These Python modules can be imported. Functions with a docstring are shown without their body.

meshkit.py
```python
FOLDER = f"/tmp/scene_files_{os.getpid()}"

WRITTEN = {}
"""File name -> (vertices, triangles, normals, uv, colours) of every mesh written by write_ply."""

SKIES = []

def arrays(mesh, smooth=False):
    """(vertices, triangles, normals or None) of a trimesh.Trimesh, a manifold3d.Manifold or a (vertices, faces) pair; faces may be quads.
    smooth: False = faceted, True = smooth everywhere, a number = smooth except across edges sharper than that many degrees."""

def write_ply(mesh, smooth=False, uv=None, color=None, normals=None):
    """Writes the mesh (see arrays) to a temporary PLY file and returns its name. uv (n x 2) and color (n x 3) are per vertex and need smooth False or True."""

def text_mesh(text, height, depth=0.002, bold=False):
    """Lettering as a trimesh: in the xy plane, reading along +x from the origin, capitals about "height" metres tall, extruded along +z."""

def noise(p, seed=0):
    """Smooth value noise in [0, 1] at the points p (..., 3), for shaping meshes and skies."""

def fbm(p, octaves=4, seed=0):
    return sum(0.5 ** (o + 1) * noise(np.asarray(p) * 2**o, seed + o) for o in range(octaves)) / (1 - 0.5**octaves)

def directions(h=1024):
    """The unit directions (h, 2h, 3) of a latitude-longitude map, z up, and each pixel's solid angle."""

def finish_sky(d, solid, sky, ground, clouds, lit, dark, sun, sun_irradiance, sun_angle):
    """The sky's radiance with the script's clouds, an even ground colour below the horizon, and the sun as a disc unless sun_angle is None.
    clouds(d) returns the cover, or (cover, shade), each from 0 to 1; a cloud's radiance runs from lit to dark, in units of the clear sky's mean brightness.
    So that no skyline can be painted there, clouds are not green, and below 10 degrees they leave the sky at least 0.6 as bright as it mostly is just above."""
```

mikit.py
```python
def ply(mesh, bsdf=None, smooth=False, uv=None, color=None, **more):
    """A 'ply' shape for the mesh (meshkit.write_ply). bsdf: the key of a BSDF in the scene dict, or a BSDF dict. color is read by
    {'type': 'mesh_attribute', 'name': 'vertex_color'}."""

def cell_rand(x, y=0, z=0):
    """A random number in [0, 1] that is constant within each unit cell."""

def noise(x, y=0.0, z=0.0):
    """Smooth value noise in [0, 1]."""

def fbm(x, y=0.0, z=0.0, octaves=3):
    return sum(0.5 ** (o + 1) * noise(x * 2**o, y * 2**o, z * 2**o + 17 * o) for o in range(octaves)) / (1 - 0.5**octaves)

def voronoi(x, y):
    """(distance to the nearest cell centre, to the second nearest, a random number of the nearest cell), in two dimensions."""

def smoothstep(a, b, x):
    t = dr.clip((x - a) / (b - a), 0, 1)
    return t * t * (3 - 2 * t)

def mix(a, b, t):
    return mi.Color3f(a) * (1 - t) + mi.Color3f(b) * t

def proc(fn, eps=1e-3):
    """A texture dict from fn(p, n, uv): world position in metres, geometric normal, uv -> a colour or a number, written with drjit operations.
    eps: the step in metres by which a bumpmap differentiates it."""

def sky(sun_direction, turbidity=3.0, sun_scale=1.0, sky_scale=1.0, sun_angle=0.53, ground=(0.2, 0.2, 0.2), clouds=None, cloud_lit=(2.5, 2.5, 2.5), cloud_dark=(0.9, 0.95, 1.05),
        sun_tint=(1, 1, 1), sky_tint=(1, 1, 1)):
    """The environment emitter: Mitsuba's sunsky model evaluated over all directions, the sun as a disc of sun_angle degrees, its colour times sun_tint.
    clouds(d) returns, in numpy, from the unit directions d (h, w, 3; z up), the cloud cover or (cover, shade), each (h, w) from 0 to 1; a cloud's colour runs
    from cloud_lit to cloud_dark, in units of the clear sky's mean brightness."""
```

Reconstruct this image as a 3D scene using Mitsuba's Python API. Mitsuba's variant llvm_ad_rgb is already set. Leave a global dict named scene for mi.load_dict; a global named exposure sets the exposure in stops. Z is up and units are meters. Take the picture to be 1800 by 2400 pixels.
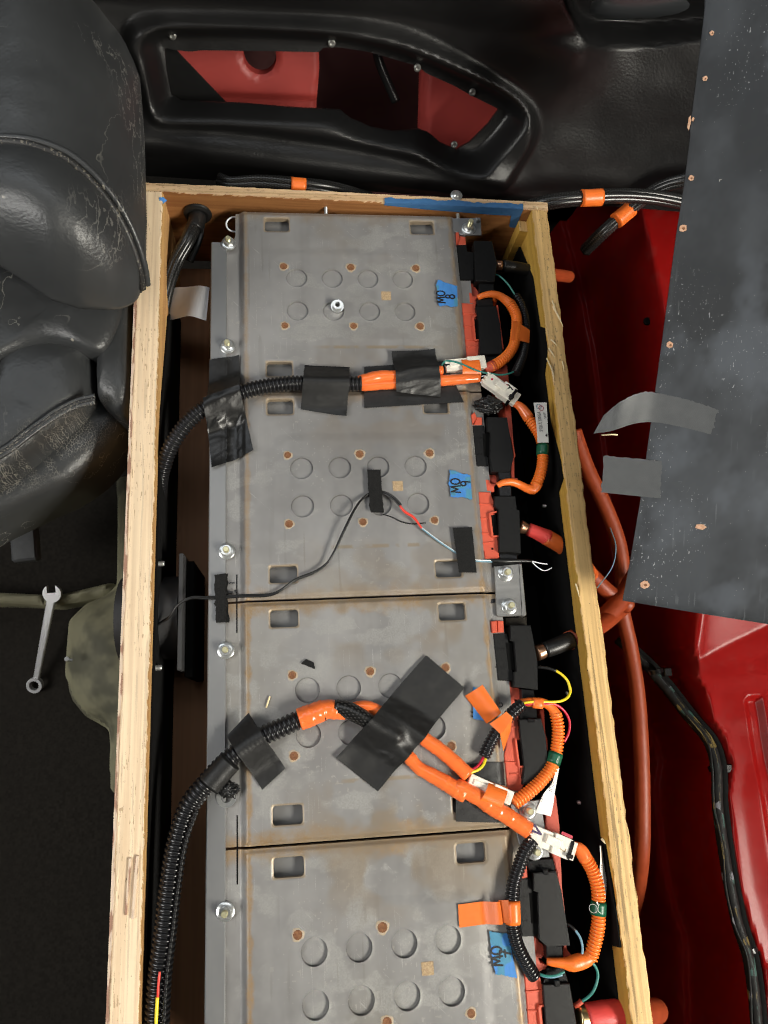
import math, random
import numpy as np, trimesh, shapely
from shapely.geometry import Polygon, LineString, Point
from scipy.ndimage import gaussian_filter
import mitsuba as mi, drjit as dr
import mikit, meshkit
from mikit import noise, fbm, voronoi, cell_rand, smoothstep, mix

T = mi.ScalarTransform4f
rng = np.random.default_rng(7)
scene, labels = {}, {}

# ------------------------------------------------------------------ camera
EYE = np.array([0.05845874, 0.10764279, 0.74156326])
ROT = np.array([[0.9929483, -0.05392042, 0.10557582],      # image right
                [-0.02366891, -0.96281377, -0.26912715],   # image down
                [0.1161613, 0.26473048, -0.95730054]])     # forward
FOCAL = 1750.0
scene['camera'] = {'type': 'perspective', 'fov': 2 * math.degrees(math.atan(900 / FOCAL)), 'fov_axis': 'x', 'near_clip': 0.02, 'far_clip': 20.0,
                   'to_world': T().look_at(origin=EYE.tolist(), target=(EYE + ROT[2]).tolist(), up=(-ROT[1]).tolist())}
exposure = 0.8

# ------------------------------------------------------------------ lamps (garage ceiling fixtures, then two added fill lights)
def lamp(name, centre, aim, w, h, rgb, label):
    """A ceiling light fixture: a white housing with a glowing diffuser under it."""
    c, a = np.array(centre, float), np.array(aim, float)
    m = T().look_at(origin=c.tolist(), target=a.tolist(), up=[0.1, 1, 0.05])
    labels[name] = {'label': label, 'category': 'ceiling light'}
    scene[name + '__diffuser'] = {'type': 'rectangle', 'to_world': m @ T().scale([w / 2, h / 2, 1]), 'emitter': {'type': 'area', 'radiance': {'type': 'rgb', 'value': list(rgb)}},
                                  'bsdf': {'type': 'diffuse', 'reflectance': {'type': 'rgb', 'value': 0.8}}}
    scene[name + '__housing'] = {'type': 'cube', 'to_world': m @ T().translate([0, 0, -0.045]) @ T().scale([w / 2 + 0.02, h / 2 + 0.02, 0.04]),
                                 'bsdf': {'type': 'diffuse', 'reflectance': {'type': 'rgb', 'value': 0.7}}}

lamp('ceiling_light', (1.60, -0.85, 1.50), (0.15, 0.15, 0), 0.5, 1.0, (27.5, 26.2, 23.2), 'bright ceiling light fixture out of view on the right')
lamp('ceiling_light_001', (-1.75, -0.25, 1.55), (0.1, 0.25, 0), 1.2, 1.0, (4.9, 4.8, 4.6), 'softer light fixture out of view on the left')
lamp('ceiling_light_002', (0.15, 0.95, 2.6), (0.1, 0.3, 0), 1.8, 0.6, (1.1, 1.15, 1.2), 'faint added fill light, unseen, high above the rear of the car')  # added overhead fill, stands for weak ambient light
lamp('ceiling_light_003', (-1.45, 1.75, 2.4), (-0.2, 0.4, 0.1), 1.6, 0.7, (1.2, 1.3, 1.4), 'cool added light for sheen, unseen, beyond the seat')  # added to give the seat leather a sheen, no known fixture

# ------------------------------------------------------------------ placing helpers
def ray(x, y):
    return ROT.T @ np.array([(x - 900) / FOCAL, (y - 1200) / FOCAL, 1.0])
def src(x, y, z=0.0):
    """The point at height z that the photograph shows at its pixel (x, y)."""
    d = ray(x, y)
    return EYE + d * (z - EYE[2]) / d[2]
def view(x0, y0, w):
    k = w / 1659.0
    return lambda x, y, z=0.0: src(x0 + x * k, y0 + y * k, z)
D = view(0, 0, 1800)                                        # full frame at 1659 wide
def onplane(x, y, o, n):
    d = ray(x * 1800 / 1659, y * 1800 / 1659)
    return EYE + d * (np.dot(np.asarray(o) - EYE, n) / np.dot(d, n))

# ------------------------------------------------------------------ entry helpers
def key_of(base):
    if base not in labels and base not in scene and not any(k.startswith(base + '__') for k in scene):
        return base
    i = 1
    while True:
        k = f'{base}_{i:03d}'
        if k not in labels and k not in scene and not any(q.startswith(k + '__') for q in scene):
            return k
        i += 1
def thing(name, label, cat, group=None, kind=None):
    k = key_of(name)
    labels[k] = {'label': label, 'category': cat}
    if group: labels[k]['group'] = group
    if kind: labels[k]['kind'] = kind
    return k
def obj(parent, name, mesh, bsdf, smooth=35, label=None, kind=None, uv=None):
    k = key_of(parent + '__' + name)
    scene[k] = mikit.ply(mesh, bsdf, smooth=smooth, uv=uv)
    if label or kind:
        labels[k] = {}
        if label: labels[k]['label'] = label
        if kind: labels[k]['kind'] = kind
    return k
def whole(name, mesh, bsdf, label, cat, group=None, smooth=35, uv=None, kind=None):
    k = thing(name, label, cat, group, kind)
    scene[k] = mikit.ply(mesh, bsdf, smooth=smooth, uv=uv)
    return k
def struct(name, mesh, bsdf, smooth=35, label=None):
    k = key_of(name)
    labels[k] = {'kind': 'structure'}
    if label: labels[k]['label'] = label
    scene[k] = mikit.ply(mesh, bsdf, smooth=smooth)
    return k

# ------------------------------------------------------------------ mesh helpers
cat = trimesh.util.concatenate
def hull(pts):
    return trimesh.Trimesh(np.asarray(pts)).convex_hull
def rbox(x0, x1, y0, y1, z0, z1, b=0.001):
    p = []
    for sx in (0, 1):
        for sy in (0, 1):
            for sz in (0, 1):
                c = np.array([(x0, x1)[sx], (y0, y1)[sy], (z0, z1)[sz]])
                d = np.array([1 - 2 * sx, 1 - 2 * sy, 1 - 2 * sz]) * b
                for k in range(3):
                    e = d.copy(); e[k] = 0
                    p.append(c + e)
    return hull(p)
def prism(pts, z0, z1, b=0.0008):
    """A block over a convex outline (n x 2), its top edges bevelled."""
    q = np.asarray(pts)[:, :2]
    inn = np.array(Polygon(q).convex_hull.buffer(-b).exterior.coords)
    return hull(np.vstack([np.c_[q, np.full(len(q), z0)], np.c_[q, np.full(len(q), z1 - b)], np.c_[inn, np.full(len(inn), z1)]]))
def solid(poly, z0, z1):
    ps = getattr(poly, 'geoms', [poly])
    out = []
    for g in ps:
        if g.is_empty or g.area < 1e-9: continue
        m = trimesh.creation.extrude_polygon(g, z1 - z0, engine='earcut'); m.apply_translation([0, 0, z0]); out.append(m)
    return cat(out)
def frame_from(origin, ex, ey):
    ex = np.asarray(ex, float); ex /= np.linalg.norm(ex)
    ey = np.asarray(ey, float); ey -= ex * ey.dot(ex); ey /= np.linalg.norm(ey)
    m = np.eye(4); m[:3, 0], m[:3, 1], m[:3, 2], m[:3, 3] = ex, ey, np.cross(ex, ey), origin
    return m
def moved(mesh, m):
    q = mesh.copy(); q.apply_transform(m); return q
def axis_frame(p0, p1):
    z = np.asarray(p1, float) - p0; L = np.linalg.norm(z); z /= L
    a = np.array([0, 0, 1.0]) if abs(z[2]) < 0.9 else np.array([1.0, 0, 0])
    x = np.cross(a, z); x /= np.linalg.norm(x)
    m = np.eye(4); m[:3, 0], m[:3, 1], m[:3, 2], m[:3, 3] = x, np.cross(z, x), z, p0
    return m, L
def lathe(profile, p0=(0, 0, 0), p1=(0, 0, 1), sections=28):
    """profile: (radius, height) pairs along the axis from p0 towards p1 (heights in metres)."""
    m = trimesh.creation.revolve(np.asarray(profile, float), sections=sections)
    return moved(m, axis_frame(np.asarray(p0, float), np.asarray(p1, float))[0])
def resample(pts, step):
    p = np.asarray(pts, float)
    if len(p) > 2:
        q = np.vstack([2 * p[0] - p[1], p, 2 * p[-1] - p[-2]])
        out = []
        for i in range(1, len(q) - 2):
            t = np.linspace(0, 1, 24, endpoint=False)[:, None]
            a, b, c, d = q[i - 1:i + 3]
            out.append(0.5 * ((2 * b) + (c - a) * t + (2 * a - 5 * b + 4 * c - d) * t**2 + (3 * b - a - 3 * c + d) * t**3))
        p = np.vstack(out + [p[-1:]])
    s = np.r_[0, np.cumsum(np.linalg.norm(np.diff(p, axis=0), axis=1))]
    n = max(2, int(round(s[-1] / step)) + 1)
    u = np.linspace(0, s[-1], n)
    return np.stack([np.interp(u, s, p[:, k]) for k in range(3)], 1), u
def frames(p):
    t = np.gradient(p, axis=0); t /= np.linalg.norm(t, axis=1, keepdims=True) + 1e-12
    a = np.zeros_like(p)
    v = np.array([0, 0, 1.0]) if abs(t[0, 2]) < 0.9 else np.array([1.0, 0, 0])
    for i in range(len(p)):
        v = v - t[i] * v.dot(t[i]); v /= np.linalg.norm(v); a[i] = v
    return t, a, np.cross(t, a)
def tube(pts, r, pitch=0.0, depth=0.0, sides=18, step=0.003, wob=0.0, seed=0, rfun=None, squash=1.0):
    """(mesh, uv) of a hose along pts; pitch and depth give it corrugations; r: one radius or one per point."""
    if pitch: step = pitch / 8
    p, s = resample(pts, step)
    rr = np.interp(np.linspace(0, 1, len(p)), np.linspace(0, 1, len(np.atleast_1d(r))), np.atleast_1d(r)) if np.ndim(r) else np.full(len(p), float(r))
    t, a, b = frames(p)
    ang = np.arange(sides) * 2 * np.pi / sides
    f = np.ones((len(p), sides))
    if pitch:
        w = 0.5 + 0.5 * np.cos(2 * np.pi * s / pitch)
        f *= (1 - depth * (1 - np.clip(w * 1.7, 0, 1)))[:, None]
    if wob:
        q = np.stack(np.broadcast_arrays(s[:, None] / 0.006, np.cos(ang)[None] * 1.5 + 5, np.sin(ang)[None] * 1.5 + 5), -1)
        f *= 1 + wob * (meshkit.fbm(q, 3, seed) - 0.5) * 2
    if rfun is not None: f *= rfun(s, s[-1])[:, None]
    R = rr[:, None] * f
    v = p[:, None] + R[..., None] * (np.cos(ang)[None, :, None] * a[:, None] * squash + np.sin(ang)[None, :, None] * b[:, None])
    n = len(p)
    i, j = np.meshgrid(np.arange(n - 1), np.arange(sides), indexing='ij')
    q = np.stack([i * sides + j, i * sides + (j + 1) % sides, (i + 1) * sides + (j + 1) % sides, (i + 1) * sides + j], -1).reshape(-1, 4)
    fc = np.vstack([q[:, [0, 1, 2]], q[:, [0, 2, 3]]])
    c0, c1 = n * sides, n * sides + 1
    jj = np.arange(sides)
    fc = np.vstack([fc, np.stack([jj * 0 + c0, (jj + 1) % sides, jj], 1), np.stack([jj * 0 + c1, (n - 1) * sides + jj, (n - 1) * sides + (jj + 1) % sides], 1)])
    vv = np.vstack([v.reshape(-1, 3), p[:1], p[-1:]])
    uv = np.stack(np.broadcast_arrays(ang[None] / (2 * np.pi), s[:, None] * 100), -1).reshape(-1, 2)
    uv = np.vstack([uv, [[0, 0], [0, s[-1] * 100]]])
    m = trimesh.Trimesh(vv, fc, process=False)
    return m, uv
def hose(parent, name, pts, r, bsdf, label=None, **k):
    m, uv = tube(pts, r, **k)
    return obj(parent, name, m, bsdf, smooth=True, uv=uv, label=label)
def shell(g, t=0.0003):
    """A thin closed sheet over a grid of points (rows x columns x 3), t thick below it."""
    g = np.asarray(g, float); R, C = g.shape[:2]
    du, dv = np.gradient(g, axis=0), np.gradient(g, axis=1)
    n = np.cross(du, dv); n /= np.linalg.norm(n, axis=2, keepdims=True) + 1e-12
    if n[..., 2].mean() < 0: n = -n
    v = np.vstack([g.reshape(-1, 3), (g - n * t).reshape(-1, 3)])
    i, j = np.meshgrid(np.arange(R - 1), np.arange(C - 1), indexing='ij')
    q = np.stack([i * C + j, (i + 1) * C + j, (i + 1) * C + j + 1, i * C + j + 1], -1).reshape(-1, 4)
    if np.cross(du, dv)[..., 2].mean() < 0: q = q[:, ::-1]
    N = R * C
    loop = np.r_[np.arange(C), np.arange(1, R) * C + C - 1, (R - 1) * C + np.arange(C - 2, -1, -1), np.arange(R - 2, 0, -1) * C]
    l2 = np.roll(loop, -1)
    side = np.stack([loop, l2, l2 + N, loop + N], 1)
    quads = np.vstack([q, q[:, ::-1] + N, side])
    m = trimesh.Trimesh(v, np.vstack([quads[:, [0, 1, 2]], quads[:, [0, 2, 3]]]), process=False)
    trimesh.repair.fix_normals(m)
    return m
def bil(c, nu, nv):
    c = [np.asarray(x, float) for x in c]
    u = np.linspace(0, 1, nu)[:, None, None]; v = np.linspace(0, 1, nv)[None, :, None]
    return (1 - u) * (1 - v) * c[0] + u * (1 - v) * c[1] + u * v * c[2] + (1 - u) * v * c[3]

# ------------------------------------------------------------------ module layout (fitted to the photograph)
PITCH, PADW = 0.225, 0.2525
SLOT_X = (0.0437, 0.2120); SLOT_T, SLOT_B = -0.0183, 0.0258
SPOT_X = (0.0505, 0.1260, 0.2007); SPOT_Y = (-0.0735, -0.1477)
DIMP_X = (0.0647, 0.1045, 0.1450, 0.1849); DIMP_Y = (-0.0882, -0.1295)
def sst(a, b, x):
    t = np.clip((x - a) / (b - a), 0, 1); return t * t * (3 - 2 * t)
def pad_z(x):
    return 0.0 - 0.006 * (1 - sst(-0.0005, 0.008, x) * (1 - sst(0.2455, 0.2545, x)))
def top_z(x, y):
    """Height of what the tapes and wires lie on."""
    x = np.asarray(x, float)
    z = pad_z(x) + 0.0011 * sst(0.0, 0.02, x) * (1 - sst(0.232, 0.25, x))
    z = np.where((x < -0.0125) & (x > -0.0305), -0.0028, z)
    z = np.where(x < -0.0305, -0.0028 - 1.2 * (-0.0305 - x), z)
    z = np.where(x > 0.262, -0.0055, z)
    return z
# ------------------------------------------------------------------ materials
def rgb(v): return {'type': 'rgb', 'value': list(v) if np.ndim(v) else [v] * 3}
def mat(name, color, rough=0.5, metal=0.0, spec=0.5, coat=0.0, bump=None, bscale=1.0, two=True, sheen=0.0, coat_gloss=0.9):
    c = mikit.proc(color) if callable(color) else rgb(color)
    b = {'type': 'principled', 'base_color': c, 'roughness': mikit.proc(rough) if callable(rough) else float(rough), 'metallic': float(metal), 'specular': float(spec)}
    if coat: b.update(clearcoat=float(coat), clearcoat_gloss=float(coat_gloss))
    if sheen: b.update(sheen=float(sheen))
    if bump is not None: b = {'type': 'bumpmap', 'arbitrary': mikit.proc(bump, eps=2e-4), 'scale': float(bscale), 'bsdf': b}
    scene[name] = {'type': 'twosided', 'bsdf': b} if two else b

def c_steel(p, n, uv):
    x, y = p.x, p.y
    ys = y / PITCH; fr = ys - dr.floor(ys)
    ds = dr.minimum(fr, 1 - fr) * PITCH
    row = dr.floor(ys)
    far = dr.select(row > 0.5, 0.55, 1.0) * dr.select(row > 1.5, 0.75, 1.0)
    n1 = fbm(x * 90, y * 90, p.z * 60, 4)
    n2 = fbm(x * 14, y * 14, 3.0, 3)
    n3 = noise(x * 900, y * 900, 1.0)
    col = mix((0.210, 0.203, 0.189), (0.259, 0.252, 0.234), smoothstep(0.25, 0.75, n2 * 0.35 + n1 * 0.25 + 0.4 * fbm(x * 70, y * 5, 4.0, 3)))
    big = fbm(x * 7 + 2, y * 5, 41.0, 3)
    col = col * (0.70 + 0.60 * big) * mi.Color3f(0.985, 0.995, 1.05)
    col = mix(col, (0.25, 0.235, 0.205), smoothstep(0.45, 0.75, fbm(x * 9, y * 6 + 5, 13.0, 3)) * 0.5)
    # pale blotches and fine scuffs of the bare sheet
    bl = smoothstep(0.52, 0.64, fbm(x * 38, y * 60, 9.0, 4)) * smoothstep(0.45, 0.6, fbm(x * 9, y * 9, 31.0, 2))
    col = mix(col, (0.329, 0.326, 0.308), bl * (0.2 + 0.55 * n3))
    dk = smoothstep(0.6, 0.72, fbm(x * 22 + 7, y * 15, 51.0, 3))
    col = mix(col, (0.154, 0.150, 0.147), dk * 0.2)
    specks = smoothstep(0.86, 0.93, noise(x * 420, y * 420, 77.0)) * smoothstep(0.45, 0.62, fbm(x * 16, y * 16, 5.0, 2))
    col = mix(col, (0.336, 0.322, 0.294), specks * 0.6)
    scr = smoothstep(0.80, 0.9, noise(x * 260, y * 18, 12.0)) * smoothstep(0.5, 0.7, fbm(x * 11, y * 11, 88.0, 2))
    col = mix(col, (0.168, 0.161, 0.147), scr * 0.4)
    hair = smoothstep(0.9, 0.96, noise(x * 1300, y * 30, 6.0)) + smoothstep(0.93, 0.98, noise((x + y) * 900, (x - y) * 25, 7.0))
    col = mix(col, (0.40, 0.39, 0.37), dr.clip(hair, 0, 1) * smoothstep(0.45, 0.6, fbm(x * 17, y * 17, 71.0, 2)) * 0.5)
    # rust along seams and folded edges
    ex = dr.minimum(dr.abs(x - 0.0085), dr.abs(x - 0.2455))
    rs = smoothstep(0.019, 0.001, ds + (n1 - 0.5) * 0.020) * far
    rx = smoothstep(0.0042, 0.0, ex + (n1 - 0.5) * 0.005) * (0.4 + 0.6 * far)
    col = mix(col, (0.290, 0.185, 0.085), dr.clip(rs * 1.0 + rx * 0.95, 0, 1) * (0.55 + 0.45 * n3))
    sx = dr.minimum(dr.abs(x - 0.0437), dr.abs(x - 0.2120)) - 0.01375
    yc = fr * PITCH
    sy = dr.minimum(dr.abs(yc - 0.0258), dr.abs(yc - (PITCH - 0.0183))) - 0.0086
    sd = dr.sqrt(dr.square(dr.maximum(sx, 0)) + dr.square(dr.maximum(sy, 0)))
    col = mix(col, (0.33, 0.25, 0.16), smoothstep(0.0019, 0.0004, sd + (n1 - 0.5) * 0.001) * 0.75)
    # the long rust-stained press line across the pads
    pl = smoothstep(0.0028, 0.0008, dr.abs(fr * PITCH - 0.052)) * smoothstep(0.075, 0.11, x) * smoothstep(0.235, 0.2, x) * smoothstep(0.3, 0.5, n1)
    col = mix(col, (0.231, 0.175, 0.105), pl * 0.65)
    br = smoothstep(0.46, 0.66, fbm(x * 30, y * 30, 61.0, 3)) * smoothstep(0.09, 0.02, ds) * smoothstep(0.02, 0.12, x)
    return mix(col, (0.210, 0.164, 0.112), br * 0.7 * far)
def r_steel(p, n, uv):
    return 0.36 + 0.26 * fbm(p.x * 40, p.y * 40, 2.0, 3)
def b_steel(p, n, uv):
    return fbm(p.x * 700, p.y * 700, p.z * 300, 2) * 0.00006 + fbm(p.x * 60, p.y * 60, 1.0, 2) * 0.0003
mat('steel', c_steel, r_steel, 0.3, bump=b_steel)
mat('bar_steel', lambda p, n, uv: mix((0.235, 0.24, 0.245), (0.30, 0.30, 0.297), fbm(p.x * 60, p.y * 12, p.z * 40, 3)), 0.42, 0.6)
mat('rust', lambda p, n, uv: mix((0.11, 0.042, 0.018), (0.25, 0.115, 0.05), fbm(p.x * 700, p.y * 700, 1.0, 3)), 0.85)
mat('rust_halo', lambda p, n, uv: mix((0.42, 0.31, 0.19), (0.36, 0.33, 0.28), fbm(p.x * 900, p.y * 900, 4.0, 2)), 0.7, 0.2)
mat('stamp', lambda p, n, uv: mix((0.30, 0.20, 0.11), (0.44, 0.33, 0.2), noise(p.x * 1100, p.y * 1100, 1.0)), 0.8)
mat('zinc', lambda p, n, uv: mix((0.58, 0.60, 0.60), (0.74, 0.75, 0.73), fbm(p.x * 500, p.y * 500, p.z * 500, 2)), 0.24, 0.78)
mat('slot_steel', (0.17, 0.17, 0.17), 0.5, 0.3)
mat('zinc_yellow', (0.66, 0.63, 0.40), 0.3, 0.6)
mat('bracket_steel', lambda p, n, uv: mix((0.30, 0.295, 0.28), (0.40, 0.39, 0.37), fbm(p.x * 30, p.y * 200, 1.0, 3)), 0.33, 0.8)
mat('copper', (0.80, 0.45, 0.28), 0.3, 0.95)
mat('brass', (0.78, 0.58, 0.30), 0.28, 0.95)

def wood_fn(top_a, top_b, face_a, face_b, fleck, ax, grain=0.35):
    def f(p, n, uv):
        l, c = (p.y, p.x) if ax == 'y' else (p.x, p.y)
        g = fbm(c * 520, l * 9, p.z * 30, 4)
        g2 = noise(c * 160, l * 3.2, 4.0)
        t = mix(top_a, top_b, smoothstep(0.3, 0.72, g))
        t = mix(t, tuple(v * 0.82 for v in top_b), smoothstep(0.62, 0.85, g2) * 0.4)
        fl = smoothstep(0.80, 0.88, noise(c * 1250, l * 170, 8.0)) * smoothstep(0.25, 0.5, noise(c * 90, l * 14, 2.0))
        t = mix(t, fleck, fl * 0.8)
        dl = smoothstep(0.74, 0.80, noise(c * 430, l * 2.4, 14.0)) * smoothstep(0.3, 0.6, noise(c * 900, l * 40, 3.0))
        t = mix(t, tuple(v * 0.5 for v in top_b), dl * grain)
        kn = smoothstep(0.985, 0.995, noise(c * 300, l * 120, 19.0))
        t = mix(t, (0.05, 0.03, 0.02), kn)
        h = fbm(l * 7, p.z * 260, c * 20, 4)
        s = mix(face_a, face_b, smoothstep(0.3, 0.7, h))
        return dr.select(dr.abs(n.z) > 0.6, t, s)
    return f
def b_wood(p, n, uv):
    return fbm(p.x * 500, p.y * 40, p.z * 100, 2) * 0.00025
mat('wood_left', wood_fn((0.80, 0.635, 0.435), (0.68, 0.51, 0.33), (0.52, 0.31, 0.12), (0.40, 0.21, 0.08), (0.42, 0.28, 0.16), 'y'), 0.62, bump=b_wood)
mat('wood_right', wood_fn((0.70, 0.465, 0.195), (0.50, 0.315, 0.12), (0.55, 0.33, 0.06), (0.45, 0.25, 0.045), (0.25, 0.16, 0.08), 'y', 0.85), 0.62, bump=b_wood)
mat('wood_back', wood_fn((0.66, 0.47, 0.28), (0.52, 0.34, 0.18), (0.34, 0.155, 0.055), (0.24, 0.10, 0.035), (0.3, 0.18, 0.1), 'x'), 0.45)
mat('wood_floor', lambda p, n, uv: mix((0.36, 0.17, 0.075), (0.24, 0.11, 0.046), fbm(p.x * 200, p.y * 6, 1.0, 3)), 0.6)
mat('veneer_red', lambda p, n, uv: mix((0.34, 0.19, 0.13), (0.66, 0.52, 0.39), smoothstep(0.40, 0.55, fbm(p.y * 60, p.x * 300, 2.0, 3))), 0.8)
mat('splinter', (0.80, 0.66, 0.40), 0.7)

mat('black_plastic', (0.006, 0.006, 0.006), 0.45, spec=0.3)
mat('black_gloss', (0.005, 0.005, 0.0055), 0.28, spec=0.4)
mat('conduit_black', (0.011, 0.011, 0.012), 0.22, spec=0.55)
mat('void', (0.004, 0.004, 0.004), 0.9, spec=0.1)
mat('liner', (0.006, 0.006, 0.006), 0.95, spec=0.1)
def c_braid(p, n, uv):
    a = uv.x * 14; b = uv.y * 1.6
    k = dr.abs(dr.sin((a + b) * math.pi)) * dr.abs(dr.sin((a - b) * math.pi))
    return mix((0.006, 0.006, 0.006), (0.05, 0.05, 0.048), smoothstep(0.55, 0.95, k))
mat('braid', c_braid, 0.3, spec=0.6)
def c_loom(p, n, uv):
    k = smoothstep(0.76, 0.80, noise(uv.x * 9, uv.y * 0.9, 2.0))
    w = cell_rand(dr.floor(uv.y * 0.7), 3, 1)
    c = mix((0.12, 0.09, 0.03), (0.03, 0.07, 0.06), smoothstep(0.5, 0.55, w))
    c = mix(c, (0.14, 0.14, 0.16), smoothstep(0.85, 0.9, w))
    return mix((0.008, 0.008, 0.008), c, k)
mat('loom', c_loom, 0.6, spec=0.2)
mat('duct_grey', (0.030, 0.030, 0.031), 0.5)
mat('etape', lambda p, n, uv: mix((0.008, 0.008, 0.008), (0.014, 0.014, 0.014), fbm(p.x * 300, p.y * 300, p.z * 200, 2)), 0.46, spec=0.5)
mat('etape_gloss', (0.008, 0.008, 0.008), 0.33, spec=0.5)
mat('gaffer', lambda p, n, uv: mix((0.006, 0.006, 0.006), (0.016, 0.016, 0.016), noise(p.x * 1500, p.y * 1500, 1.0)), 0.85, spec=0.2)
def c_duct(p, n, uv):
    w = 0.5 + 0.5 * dr.sin(p.x * 5200) * dr.sin(p.y * 5200)
    return mix((0.055, 0.059, 0.062), (0.085, 0.089, 0.092), 0.5 * w + 0.5 * fbm(p.x * 200, p.y * 200, p.z * 200, 2))
mat('duct_tape', c_duct, 0.5)
mat('duct_silver', (0.42, 0.42, 0.43), 0.45, 0.2)
def c_blue(p, n, uv):
    c = mix((0.035, 0.16, 0.44), (0.05, 0.22, 0.55), fbm(p.x * 500, p.y * 90, p.z * 300, 3))
    return mix(c, (0.06, 0.22, 0.22), smoothstep(0.6, 0.75, noise(p.x * 130, p.y * 130, 3.0)) * 0.6)
mat('blue_tape', c_blue, 0.7)
mat('blue_dark', lambda p, n, uv: mix((0.03, 0.10, 0.24), (0.05, 0.16, 0.34), fbm(p.x * 150, p.y * 300, p.z * 200, 3)), 0.6)
mat('ink', (0.006, 0.006, 0.008), 0.6)
mat('ink_red', (0.45, 0.03, 0.06), 0.6)
mat('ink_purple', (0.05, 0.03, 0.09), 0.6)
def c_red(p, n, uv): return mix((0.50, 0.075, 0.038), (0.60, 0.10, 0.05), fbm(p.x * 80, p.y * 80, p.z * 80, 2))
mat('red_plastic', c_red, 0.45)
mat('red_base', (0.50, 0.075, 0.04), 0.5)
mat('orange_conduit', (0.83, 0.20, 0.028), 0.34)
mat('orange_tape', (0.80, 0.165, 0.025), 0.36)
mat('orange_gloss', (0.84, 0.17, 0.04), 0.2, spec=0.6)
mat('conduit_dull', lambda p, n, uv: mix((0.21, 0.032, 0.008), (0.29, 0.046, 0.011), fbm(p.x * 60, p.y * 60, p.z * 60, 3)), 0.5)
mat('orange_cable', lambda p, n, uv: mix((0.46, 0.085, 0.018), (0.60, 0.12, 0.025), fbm(p.x * 60, p.y * 60, p.z * 60, 3)), 0.42)
mat('shrink_red', (0.60, 0.052, 0.045), 0.5)
mat('shrink_black', (0.010, 0.010, 0.010), 0.38, spec=0.45)
mat('white_plastic', lambda p, n, uv: mix((0.78, 0.75, 0.66), (0.70, 0.66, 0.56), fbm(p.x * 200, p.y * 200, p.z * 200, 2)), 0.4)
mat('paper', (0.80, 0.78, 0.72), 0.5)
mat('green_tape', (0.010, 0.10, 0.05), 0.35)
mat('wire_yellow', (0.85, 0.66, 0.03), 0.35)
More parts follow.
